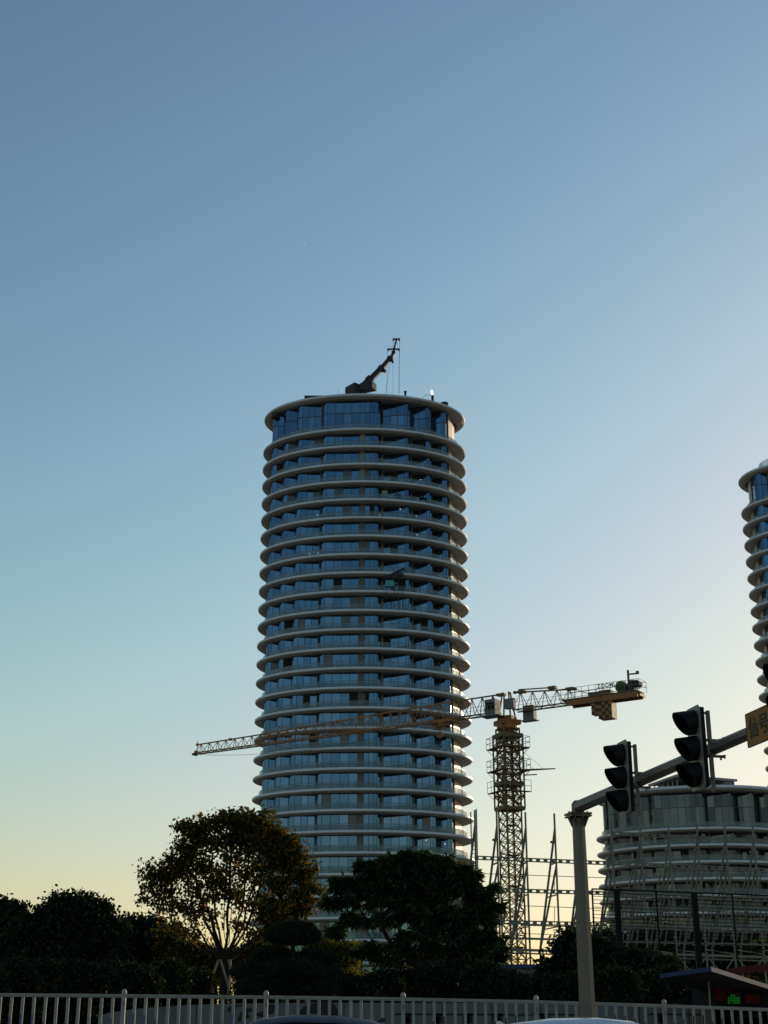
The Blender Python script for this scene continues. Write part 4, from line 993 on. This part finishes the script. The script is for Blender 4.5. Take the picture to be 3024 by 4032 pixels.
# cloud pruned pine
pin = thing('cloud_pruned_pine', 'cloud pruned pine with flat dark foliage pads left of the feathery tree', 'pine tree', (P(1150, 3900, 48).x, 48, 0.55))
po = np.array(pin.location)
pads = [(1155, 3690, 104, 52, 0), (1080, 3770, 90, 30, .8), (1230, 3785, 95, 34, .6), (1010, 3830, 100, 34, 0), (1150, 3830, 120, 40, -.6), (1265, 3850, 90, 36, .2), (1060, 3885, 120, 36, -.5), (1220, 3895, 110, 36, -.4)]
segs = []; tr_pts = [P(1165, 3960, 48), P(1150, 3860, 48), P(1160, 3790, 48.2), P(1152, 3715, 48)]
trp = [np.array(p) - po for p in tr_pts]
for a_, b_, r_ in zip(trp[:-1], trp[1:], (0.12, 0.10, 0.08)): segs.append((a_, b_, r_, r_ * 0.85))
for px, py, rx, ry, dy in pads[1:]:
    c_ = np.array(P(px, py, 48 + dy)) - po; j = min(range(len(trp)), key=lambda q: abs(trp[q][2] - c_[2] + 0.2)); segs.append((trp[j], c_, 0.05, 0.025))
V, Fq = tubes_np(segs, 6); quick('trunk', V, Fq, M['bark'], pin)
for px, py, rx, ry, dy in pads:
    c_ = np.array(P(px, py, 48 + dy)) - po; sc = 1 / ppm(48, 3); n = int(rx * ry * 0.42)
    d = rng.normal(0, 1, (n, 3)); d /= np.linalg.norm(d, axis=1, keepdims=True); r = rng.uniform(0.5, 1, (n, 1)) ** (1 / 3)
    pt = d * r; flatz = np.where(pt[:, 2] < 0, pt[:, 2] * 0.3, pt[:, 2]); pts = np.stack([pt[:, 0] * rx * sc, pt[:, 1] * rx * sc * 0.8, flatz * ry * sc * 1.1], axis=1) + c_
    V, Fq = leaf_cloud(pts, 8, 0.13, 0.06, -0.4, narrow=0.10); quick('foliage_pad', V, Fq, L['pine'], pin)
# trees right of the signal pole
tree('small open tree behind the signal pole', 2250, 64, 3850, [(2245, 3690, 28, 22), (2225, 3745, 50, 30), (2290, 3760, 50, 40), (2200, 3810, 80, 45)], 90, 520, 6, 0.22, 'dark', 0.18, trunk_r=0.08, shell=0.3)
tree('dark leafy tree right of the signal pole below the black fence', 2420, 56, 3850, [(2380, 3760, 70, 40), (2345, 3700, 24, 20, .7), (2480, 3785, 80, 40), (2560, 3820, 80, 50), (2420, 3860, 140, 70), (2540, 3880, 120, 50)], 110, 2400, 7, 0.20, 'dark', 0.2, trunk_r=0.12, shell=0.4)
for (px, py, rx, ry, lab) in ((2600, 3715, 130, 75, 'tree behind the steel frame left of the second dark fence post'), (2800, 3740, 110, 60, 'tree behind the steel frame right of the second dark fence post'), (2990, 3780, 110, 60, 'yellowing tree behind the red beam at the right edge'), (2400, 3740, 110, 60, 'distant tree behind the steel frame near the signal pole')):
    tree(lab, px, 150, py + 60, [(px, py, rx, ry), (px + 40, py + 40, rx, ry * .8)], 60, 900, 6, 0.5, 'olive' if px > 2900 else 'dark', 0.5, trunk_r=0.2, shell=0.3, base_z=0, group='trees behind the steel frame')
# hedge shrubs
hed = [(-60, 3800), (60, 3800), (180, 3805), (310, 3800), (430, 3810), (540, 3810), (650, 3800), (760, 3830), (1000, 3850), (1110, 3850), (1400, 3870), (1500, 3840), (1600, 3830), (1710, 3820), (1810, 3800), (1900, 3810), (2000, 3850), (2110, 3850), (2220, 3840), (2330, 3840), (2440, 3830), (2550, 3850), (2650, 3830), (2750, 3880), (2850, 3890), (2960, 3890)]
names_h = ['below the tree at the left edge', 'under the left flank of the round dark tree', 'under the middle of the round dark tree', 'under the right flank of the round dark tree', 'right of the round dark tree', 'under the small gap tree', 'between the small gap tree and the tree props', 'left of the wooden tree props', 'right of the wooden tree props', 'under the cloud pruned pine', 'between the pine and the feathery tree', 'under the left edge of the feathery tree', 'left of the feathery tree trunk', 'right of the feathery tree trunk', 'under the right half of the feathery tree', 'under the right tip of the feathery tree', 'in front of the pale blue site cabin', 'midway between the site cabin and the signal pole', 'just left of the signal pole', 'just right of the signal pole', 'at the foot of the first dark fence post', 'right of the first dark fence post', 'left of the kiosk canopy', 'behind the hanging hook rod', 'behind the kiosk display', 'behind the kiosk at the right edge']
for i, ((px, py), nm) in enumerate(zip(hed, names_h)):
    Y = 51 + (i * 37 % 5) * 0.8; h_ = 3945 - py
    lm = 'dark'
    shrub('dark clipped shrub ' + nm, [(px, py + 20, 72, 42), (px + 15, py + 75, 85, 55), (px - 15, py + 130, 85, 50), (px, py + 200, 85, 60), (px, 4080, 85, 50)], Y, 2600 if px < 2700 else 1200, 7, 0.13, lm, 0.15, group='shrubs of the dark hedge', shell=0.3, dfac=0.7)

# ------------------------------------------------------------------ painted boundary wall behind the railing
WY = 42.0
wallo = thing('painted_wall', 'low grey wall with black ink landscape painting behind the white railing', 'wall', (0, WY, 0.55))
def wq(px, py, dy=0): p = P(px, py, WY + dy); return (p.x, p.z - 0.55)
ol = [wq(385, 4000), wq(430, 3988), wq(520, 3974), wq(620, 3965), wq(760, 3957), wq(900, 3952), wq(1050, 3950), wq(1380, 3948), wq(1950, 3949), wq(2500, 3957), wq(3100, 3968)]
poly = [(wq(385, 4000)[0], 0)] + ol + [(wq(3100, 4000)[0], 0)]
# joints between wall panels every 3 m or so
x0, x1 = poly[0][0], poly[-1][0]
def topz(x):
    for (xa, za), (xb, zb) in zip(ol[:-1], ol[1:]):
        if xa <= x <= xb: return za + (zb - za) * (x - xa) / (xb - xa)
    return ol[-1][1]
nx = 14; edges = [x0 + (x1 - x0) * k / nx for k in range(nx + 1)]
for k in range(nx):
    xs = [edges[k] + 0.012] + [q[0] for q in ol if edges[k] + .05 < q[0] < edges[k + 1] - .05] + [edges[k + 1] - 0.012]
    A = MB(); top_l = [(x, topz(x)) for x in xs]; pl = [(xs[0], 0)] + top_l + [(xs[-1], 0)]; n = len(pl)
    A.add([(x, 0, z) for x, z in pl] + [(x, 0.24, z) for x, z in pl], [tuple(range(n)), tuple(range(n, 2 * n))[::-1]] + [(i, i + n, (i + 1) % n + n, (i + 1) % n) for i in range(n)])
    A.build('wall_panel', M['mural'], wallo)
def blob(pts, name='ink_cloud'):
    q = [wq(*p, -0.004) for p in pts]; out = []
    n = len(q)
    for i in range(n):       # rounded outline
        a_, b_, c_, d_ = q[i - 1], q[i], q[(i + 1) % n], q[(i + 2) % n]
        for s in (0, .25, .5, .75):
            out.append(tuple(0.5 * (2 * b_[j] + (c_[j] - a_[j]) * s + (2 * a_[j] - 5 * b_[j] + 4 * c_[j] - d_[j]) * s * s + (-a_[j] + 3 * b_[j] - 3 * c_[j] + d_[j]) * s ** 3) for j in (0, 1)))
    m = len(out); MB().add([(x, -0.004, z) for x, z in out] + [(x, -0.001, z) for x, z in out], [tuple(range(m)), tuple(range(m, 2 * m))[::-1]] + [(i, i + m, (i + 1) % m + m, (i + 1) % m) for i in range(m)]).build(name, M['ink'], wallo)
blob([(895, 3975), (915, 3958), (950, 3956), (960, 3962), (930, 3966), (925, 3980), (905, 3985)])
blob([(940, 4000), (960, 3975), (985, 3970), (1000, 3978), (975, 3990), (985, 4005), (955, 4020), (935, 4022)])
blob([(1180, 3985), (1200, 3962), (1250, 3950), (1310, 3952), (1330, 3975), (1335, 3998), (1280, 4000), (1240, 3990), (1210, 3998), (1190, 4000)])
blob([(1010, 3990), (1040, 3980), (1060, 3955), (1090, 3960), (1080, 3985), (1050, 4000), (1020, 4004)])
def eave(xa, xb, y=3993):
    q0 = wq(xa, y); q1 = wq(xb, y + 3); A = MB(); A.bar((q0[0], -0.003, q0[1]), (q1[0], -0.003, q1[1]), 0.004, 0.05); A.bar((q0[0] - .12, -0.003, q0[1] - .045), (q0[0] + .02, -0.003, q0[1]), 0.004, 0.03)
    n = max(1, int((xb - xa) / 120))
    for k in range(n):
        c_ = wq(xa + 45 + k * 118, 4010); A.box((c_[0], -0.003, c_[1]), (0.28, 0.004, 0.26)); A.box((c_[0], -0.003, c_[1] - 0.2), (0.12, 0.004, 0.5))
    A.build('painted_house', M['ink'], wallo)
eave(1560, 2080); eave(2100, 2260); eave(2560, 2760); eave(2850, 3090, 3998)

# ------------------------------------------------------------------ white road railing
rl = thing('road_railing', 'white metal road railing with ball topped posts across the foreground', 'railing', (0, 31.0, 0.58))
posts_px = [(-85, 3888), (489, 3893), (1048, 3898), (1587, 3906), (2110, 3917), (2614, 3933), (3100, 3951)]
RY = [30.35, 30.65, 30.95, 31.25, 31.8, 32.5, 33.3]
pts = []
for (px, py), Y in zip(posts_px, RY):
    p = P(px, py + 15, Y); pts.append(p - rl.location)
for p in pts:
    A = MB().box((p.x, p.y, (p.z - 0.02) / 2), (0.085, 0.085, p.z - 0.02)); po_ = A.build('post', M['rails'], rl)
    A = MB().tube([(p.x, p.y, p.z - 0.03), (p.x, p.y, p.z + 0.0), (p.x, p.y, p.z + 0.035), (p.x, p.y, p.z + 0.06), (p.x, p.y, p.z + 0.072)], [0.052, 0.054, 0.048, 0.03, 0.008], 12); auto_smooth(A.build('post_cap', M['rails'], po_))
    MB().box((p.x + 0.01, p.y - 0.045, p.z - 0.22), (0.02, 0.008, 0.09)).build('rust_mark', M['rust'], po_)
stripz = {}
for i in range(len(pts) - 1):
    a_, b_ = pts[i], pts[i + 1]; dz = Vector((0, 0, -0.055))
    d_ = (b_ - a_).normalized()
    MB().bar(a_ + d_ * 0.045 + dz, b_ - d_ * 0.045 + dz, 0.05, 0.045).bar(a_ + d_ * 0.045 + dz - Vector((0, 0, .036)), b_ - d_ * 0.045 + dz - Vector((0, 0, .036)), 0.034, 0.02).build('top_rail', M['rails'], rl)
    MB().bar(Vector((a_.x, a_.y, 0.12)) + d_ * 0.045, Vector((b_.x, b_.y, 0.12)) - d_ * 0.045, 0.045, 0.045).build('bottom_rail', M['rails'], rl)
    npk = 12
    for k in range(1, npk + 1):
        q = a_.lerp(b_, k / (npk + 1)) + Vector((rng.uniform(-.006, .006), 0, 0)); tl = Matrix.Rotation(rng.normal(0, .004), 3, 'Y') @ Matrix.Rotation(rng.normal(0, .03), 3, 'Z'); A = MB().box((q.x, q.y, (0.145 + q.z - 0.105) / 2), (0.062, 0.028, q.z - 0.105 - 0.145), tl); pk = A.build('picket', M['rails'], rl)
        col = 'blue' if i < 3 else 'ink'; rr = rng.random(); hh = 0.55 + 0.35 * abs(math.sin(k * 0.33 + i * 1.3)) * (1 if rr > .25 else 0.6)
        if not (i == 3 and k < 3):
            MB().box((q.x - 0.014, q.y - 0.018, 0.16 + hh / 2), (0.024, 0.005, hh)).build('picket_stripe', M[col], pk)  # narrow stripe up the picket, blue on the left panels, black on the right

# ------------------------------------------------------------------ signal pole, arm, heads, sign
PY_ = 29.2
pb = P(2311, 3938, PY_); pole = thing('signal_pole', 'tapered octagonal traffic signal pole with a long overhead arm', 'signal pole', (pb.x, PY_, 0.0))
ztop = P(2276, 3222, PY_).z
A = MB().tube([(0, 0, 0), (0, 0, ztop)], [0.178, 0.132], 8, ph=R(22.5)); A.build('shaft', M['pole'], pole)
A = MB().box((0, 0, 0.03), (0.6, 0.6, 0.06)); A.build('base_plate', M['pole'], pole)
z0 = ztop
A = MB().box((0, 0, z0 + 0.035), (0.44, 0.44, 0.03), Matrix.Rotation(R(13), 3, 'Z')).box((0, 0, z0 + 0.085), (0.46, 0.42, 0.035), Matrix.Rotation(R(13), 3, 'Z')); A.build('flange', M['pole'], pole)
for k in range(8):
    a_ = R(45 * k + 13); c_, s_ = math.cos(a_), math.sin(a_)
    A = MB().add([(c_ * .12, s_ * .12, z0 + .02), (c_ * .235, s_ * .235, z0 + .02), (c_ * .15, s_ * .15, z0 - .17), (c_ * .12, s_ * .12, z0 - .19)] + [(c_ * .12 - s_ * .014, s_ * .12 + c_ * .014, z0 + .02), (c_ * .235 - s_ * .014, s_ * .235 + c_ * .014, z0 + .02), (c_ * .15 - s_ * .014, s_ * .15 + c_ * .014, z0 - .17), (c_ * .12 - s_ * .014, s_ * .12 + c_ * .014, z0 - .19)],
              [(0, 1, 2, 3), (7, 6, 5, 4), (0, 4, 5, 1), (1, 5, 6, 2), (2, 6, 7, 3), (3, 7, 4, 0)]); A.build('gusset', M['pole'], pole)
    A = MB().tube([(c_ * .2 - s_ * .03, s_ * .2 + c_ * .03, z0 - 0.03), (c_ * .2 - s_ * .03, s_ * .2 + c_ * .03, z0 + 0.14)], 0.014, 6).build('bolt', M['pole'], pole)
MB().tube([(0, 0, z0 + 0.1), (0, 0, z0 + 0.30), (0, 0, z0 + 0.36)], [0.135, 0.13, 0.08], 8, ph=R(22.5)).build('arm_socket', M['pole'], pole)
pl = pole.location
# arm: horizontal, height from the pixel at the socket
az = P(2262, 3178, PY_).z
def on_line(px, py, z):       # point on the horizontal plane z seen at pixel
    e = P(px, py, 1.0) - Vector((0, 0, EYE)); return Vector((e.x, 1.0, e.z)) * ((z - EYE) / e.z) + Vector((0, 0, EYE))
far = on_line(2936, 2893, az); a0 = Vector((pb.x, PY_, az)); ad = (Vector((far.x, far.y, az)) - a0); Larm = ad.length; ad.normalize()
def armp(s): return a0 + ad * s
def arm_s(px):                 # distance along arm whose pixel column is px
    best = min((abs(1512 + F * armp(s).x / (armp(s).y * cp + (az - EYE) * sp) - px), s) for s in [k * 0.01 for k in range(0, 1500)]); return best[1]
A = MB().tube([a0 - pl + ad * -0.05, armp(12.0) - pl], [0.125, 0.085], 8, ph=R(22.5)); A.build('arm', M['pole'], pole)
side = Vector((ad.y, -ad.x, 0)); 
if side.x > 0: side = -side      # direction the heads face: to the left
def zpx(py, s):                  # height of pixel row at arm distance s
    Y = armp(s).y; return zat(py, Y)
visor_src = [None]
def signal_head(s, py0, py1, label, size=1.0):
    c = armp(s); zb, zt_ = zpx(py1, s), zpx(py0, s); H = zt_ - zb
    base = c + side * 0.24
    t = thing('traffic_light', label, 'traffic light', (base.x, base.y, zb), math.atan2(ad.y, ad.x), group='traffic lights on the overhead arm')
    # local x along the arm (towards camera), local y: left-hand normal
    sy = 1 if Vector((-ad.y, ad.x, 0)).dot(side) > 0 else -1
    W = 0.40
    A = MB(); A.box((0, 0.02 * sy, H / 2), (W - 0.04, 0.10, H - 0.06)); A.build('housing', M['visor'], t)
    pl_ = [(-.25, .03), (-.22, 0), (.22, 0), (.25, .03), (.25, H - .05), (.20, H), (-.20, H), (-.25, H - .05)]
    A = MB(); A.add([(x, 0.075 * sy, z_) for x, z_ in pl_] + [(x, 0.09 * sy, z_) for x, z_ in pl_], [tuple(range(8)), tuple(range(8, 16))[::-1]] + [(k, k + 8, (k + 1) % 8 + 8, (k + 1) % 8) for k in range(8)])
    A.build('front_plate', M['housing'], t)
    for k in range(3):
        zc_ = H * (0.185 + 0.315 * k); rad = 0.20; n = 24; top_len, bot_len = 0.43, 0.18; vs = []; fs = []
        for j in range(n):
            a_ = 2 * math.pi * j / n; x = math.cos(a_) * rad; z_ = math.sin(a_) * rad; ln = (top_len + bot_len) / 2 + (top_len - bot_len) / 2 * math.sin(a_)
            dr = -0.13 * ln
            for rr, yy, dd in ((1, 0.09, 0), (1.0, ln, dr), (0.95, ln, dr), (0.95, 0.095, 0)): vs.append((x * rr, yy * sy, zc_ + z_ * rr + dd + (0.0)))
        for j in range(n):
            p_ = 4 * j; q_ = 4 * ((j + 1) % n)
            for m_ in range(3): fs.append((p_ + m_, q_ + m_, q_ + m_ + 1, p_ + m_ + 1))
        vo = MB().add(vs, fs).build('visor', M['visor'], t)
        lens = MB().tube([(0, 0.088 * sy, zc_), (0, 0.12 * sy, zc_), (0, 0.13 * sy, zc_)], [0.18, 0.15, 0.05], 20); lens.build('lens', M['visor'], t)
    # vertical bracket channel and clamps to the arm
    hb_ = az - zb
    A = MB().box((0.02, -0.165 * sy, H * 0.47), (0.07, 0.05, H * 0.98)); A.box((-0.05, -0.18 * sy, H * .47), (0.04, 0.03, H * .98)); A.build('bracket_channel', M['pole'], t)
    A = MB()
    for dz in (-0.13, 0.13): A.bar((-0.085, -0.38 * sy, hb_ + dz), (0.085, -0.38 * sy, hb_ + dz), 0.03)
    for zz_ in (H * 0.93, H * 0.12): A.bar((0.02, -0.03 * sy, zz_), (0.02, -0.17 * sy, zz_), 0.03)
    for dz in (-0.13, 0.13): A.bar((0, -0.10 * sy, hb_ + dz), (0, -0.40 * sy, hb_ + dz), 0.04); A.bar((-0.07, -0.38 * sy, hb_ + dz), (-0.07, -0.38 * sy, hb_ + dz * 1.35), 0.025).bar((0.07, -0.38 * sy, hb_ + dz), (0.07, -0.38 * sy, hb_ + dz * 1.35), 0.025)
    A.build('clamp', M['pole'], t)
s1 = arm_s(2521); s2_ = arm_s(2812); s3_ = arm_s(3196)
signal_head(s1, 2922, 3206, 'three lens traffic light nearest the upright of the signal pole')
signal_head(s2_, 2788, 3112, 'middle three lens traffic light beside the orange sign')
signal_head(s3_, 2590, 2985, 'traffic light almost wholly cut off by the right edge of the picture')
# orange sign
s4 = arm_s(2990); so = armp(s4) + side * 0.20
sg = thing('warning_sign', 'orange rectangular sign with black Chinese lettering on the overhead arm', 'sign', (so.x, so.y, az), math.atan2(ad.y, ad.x))
zs0, zs1 = zpx(2944, s4) - az, zpx(2818, s4) - az
sy = 1 if Vector((-ad.y, ad.x, 0)).dot(side) > 0 else -1
Ls = 2.35
MB().box((Ls / 2, 0, (zs0 + zs1) / 2), (Ls, 0.02, zs1 - zs0)).build('sign_plate', M['sign'], sg)
A = MB()
hh = (zs1 - zs0)
A.box((Ls / 2, 0, zs1 + .006), (Ls + .02, 0.03, 0.012)).box((Ls / 2, 0, zs0 - .006), (Ls + .02, 0.03, 0.012)).box((-.006, 0, (zs0 + zs1) / 2), (0.012, 0.03, hh)).box((Ls + .006, 0, (zs0 + zs1) / 2), (0.012, 0.03, hh)); A.build('sign_frame', M['craneblack'], sg)
textobj('信号灯调试中', hh * 0.66, M['signtext'], sg, (0.06, 0.014 * sy, zs0 + hh * 0.28), (1, 0, 0), 0.002, 'sign_lettering', 0.006)
if sy > 0: pass
MB().bar((0.5, -0.05 * sy, (zs0 + zs1) / 2), (0.5, -0.22 * sy, 0), 0.05).bar((1.8, -0.05 * sy, (zs0 + zs1) / 2), (1.8, -0.22 * sy, 0), 0.05).build('bracket', M['pole'], sg)

# ------------------------------------------------------------------ cars
def car(label, x, y, heading, roofz, paint, L_=4.6, roofpaint=None, spoiler=True):
    """x,y centre; heading +1 nose towards -x; built along local x (nose at -x)"""
    t = thing('parked_car' if False else 'car', label, 'car', (x, y, 0), 0 if heading > 0 else math.pi)
    H = roofz; hw = 0.9
    st = [(-2.3, .42, .62, .62), (-2.22, .30, .74, .78), (-1.9, .22, .84, .84), (-1.2, .20, .93, .89), (-0.9, .20, .95, .90), (0, .20, .96, .91), (0.9, .20, .98, .91), (1.6, .22, 1.0, .89), (2.1, .26, 1.0, .86), (2.25, .36, .92, .80), (2.3, .45, .80, .66)]
    A = MB(); n = 12
    for (sx, zb, zt_, w) in st:
        for k in range(n):
            a_ = 2 * math.pi * (k + .5) / n; c_, s_ = math.cos(a_), math.sin(a_); ee = 0.45
            A.v.append((sx, math.copysign(abs(c_) ** ee, c_) * w, (zb + zt_) / 2 + math.copysign(abs(s_) ** ee, s_) * (zt_ - zb) / 2))
    for i in range(len(st) - 1):
        for k in range(n): a_ = i * n + k; b_ = i * n + (k + 1) % n; A.f.append((a_, b_, b_ + n, a_ + n))
    A.f.append(tuple(range(n))[::-1]); A.f.append(tuple((len(st) - 1) * n + k for k in range(n)))
    auto_smooth(A.build('body', paint, t), 50)
    gh = [(-1.25, .94, .80), (-0.75, H - 0.22, .70), (-0.35, H - 0.05, .63), (0.1, H - .01, .62), (0.7, H - .02, .62), (1.2, H - 0.08, .62), (1.75, H - 0.26, .66), (2.05, .99, .76)]
    def loft(ws, zs, dz0, off):
        A = MB()
        for (sx, zt_, w) in gh:
            A.v += [(sx, -0.84 + (0.0), 0.93), (sx, -w - off, zt_ - dz0 - 0.05), (sx, -w * .8, zt_ + off), (sx, 0, zt_ + 0.025 + off), (sx, w * .8, zt_ + off), (sx, w + off, zt_ - dz0 - .05), (sx, 0.84, 0.93)]
        m = 7
        for i in range(len(gh) - 1):
            for k in range(m - 1): a_ = i * m + k; A.f.append((a_, a_ + 1, a_ + 1 + m, a_ + m))
        return A
    auto_smooth(loft(0, 0, 0.03, 0).build('windows', M['carglass'], t), 40)
    A = MB(); rr = [g for g in gh if g[1] > H - 0.12]; rr = [(-0.55, H - .12, .66)] + rr + [(1.45, H - .15, .63)]
    for (sx, zt_, w) in rr:
        A.v += [(sx, -w - .012, zt_ - 0.065), (sx, -w * .8, zt_ + .012), (sx, 0, zt_ + 0.04), (sx, w * .8, zt_ + .012), (sx, w + .012, zt_ - .065), (sx, 0, zt_ - .05)]
    for i in range(len(rr) - 1):
        for k in range(6): a_ = i * 6 + k; b_ = i * 6 + (k + 1) % 6; A.f.append((a_, b_, b_ + 6, a_ + 6))
    A.f.append(tuple(range(6))[::-1]); A.f.append(tuple((len(rr) - 1) * 6 + k for k in range(6)))
    auto_smooth(A.build('roof', roofpaint or paint, t), 50)
    MB().prism([(0, 0), (0.16, 0), (0.15, .06), (0.11, .065)], -.015, .015, Matrix(((1, 0, 0, 1.25), (0, 0, 1, 0), (0, 1, 0, H - .075), (0, 0, 0, 1)))).build('aerial_fin', roofpaint or paint, t)
    for sd in (-1, 1):
        A = MB()
        pr = [(-1.15, .96, .80), (-0.72, H - .24, .715), (-0.33, H - .15, .675), (0.1, H - .118, .665), (.7, H - .128, .665), (1.2, H - .185, .67), (1.7, H - .35, .69), (1.98, 1.0, .77)]
        for p_, q_ in zip(pr[:-1], pr[1:]): A.bar((p_[0], sd * (p_[2] + .015), p_[1]), (q_[0], sd * (q_[2] + .015), q_[1]), 0.012, 0.013)
        A.build('window_trim', M['chrome'], t)
        A = MB()
        for (a_, b_) in (((0.15, .95), (0.12, H - .10)), ((1.1, .96), (1.0, H - .13))): A.bar((a_[0], sd * .84, a_[1]), (b_[0], sd * .66, b_[1]), 0.07, 0.02)
        A.build('door_pillar', M['craneblack'], t)
        for wx in (-1.45, 1.4):
            w_ = MB().tube([(wx, sd * .68, .33), (wx, sd * .90, .33)], .33, 24).build('wheel', M['rubber'], t); MB().tube([(wx, sd * .88, .33), (wx, sd * .915, .33)], [.22, .20], 16).build('rim', M['chrome'], w_)
        MB().box((-2.2, sd * .6, .66), (0.12, .32, .12)).build('headlight', M['hlight'], t)
        MB().box((2.24, sd * .6, .80), (0.1, .34, .13)).build('taillight', M['tail'], t)
        MB().box((-0.75, sd * 1.0, 1.0), (0.14, .2, .13)).build('wing_mirror', paint, t)
        for dx in (-0.05, .85): MB().box((dx, sd * .925, .80), (0.2, .03, .03)).build('door_handle', M['chrome'], t)
    if spoiler:
        MB().box((1.52, 0, H - .155), (0.22, 1.15, .035)).build('roof_spoiler', roofpaint or paint, t)
        MB().box((1.60, 0, H - .19), (0.05, 0.12, .02)).build('brake_light', M['tail'], t)
cy = 21.5
zr = zat(3996, cy); car('dark navy car with chrome window line passing left in front of the railing', X_at(1250, cy, zr) - 0.42, cy, 1, zr - 0.03, M['carnavy'])
cy = 19.5
zr = zat(4007, cy); car('silvery white car whose roof shows below the signal pole', X_at(2330, cy, zr) + 0.15, cy, -1, zr - 0.03, M['carwhite'])
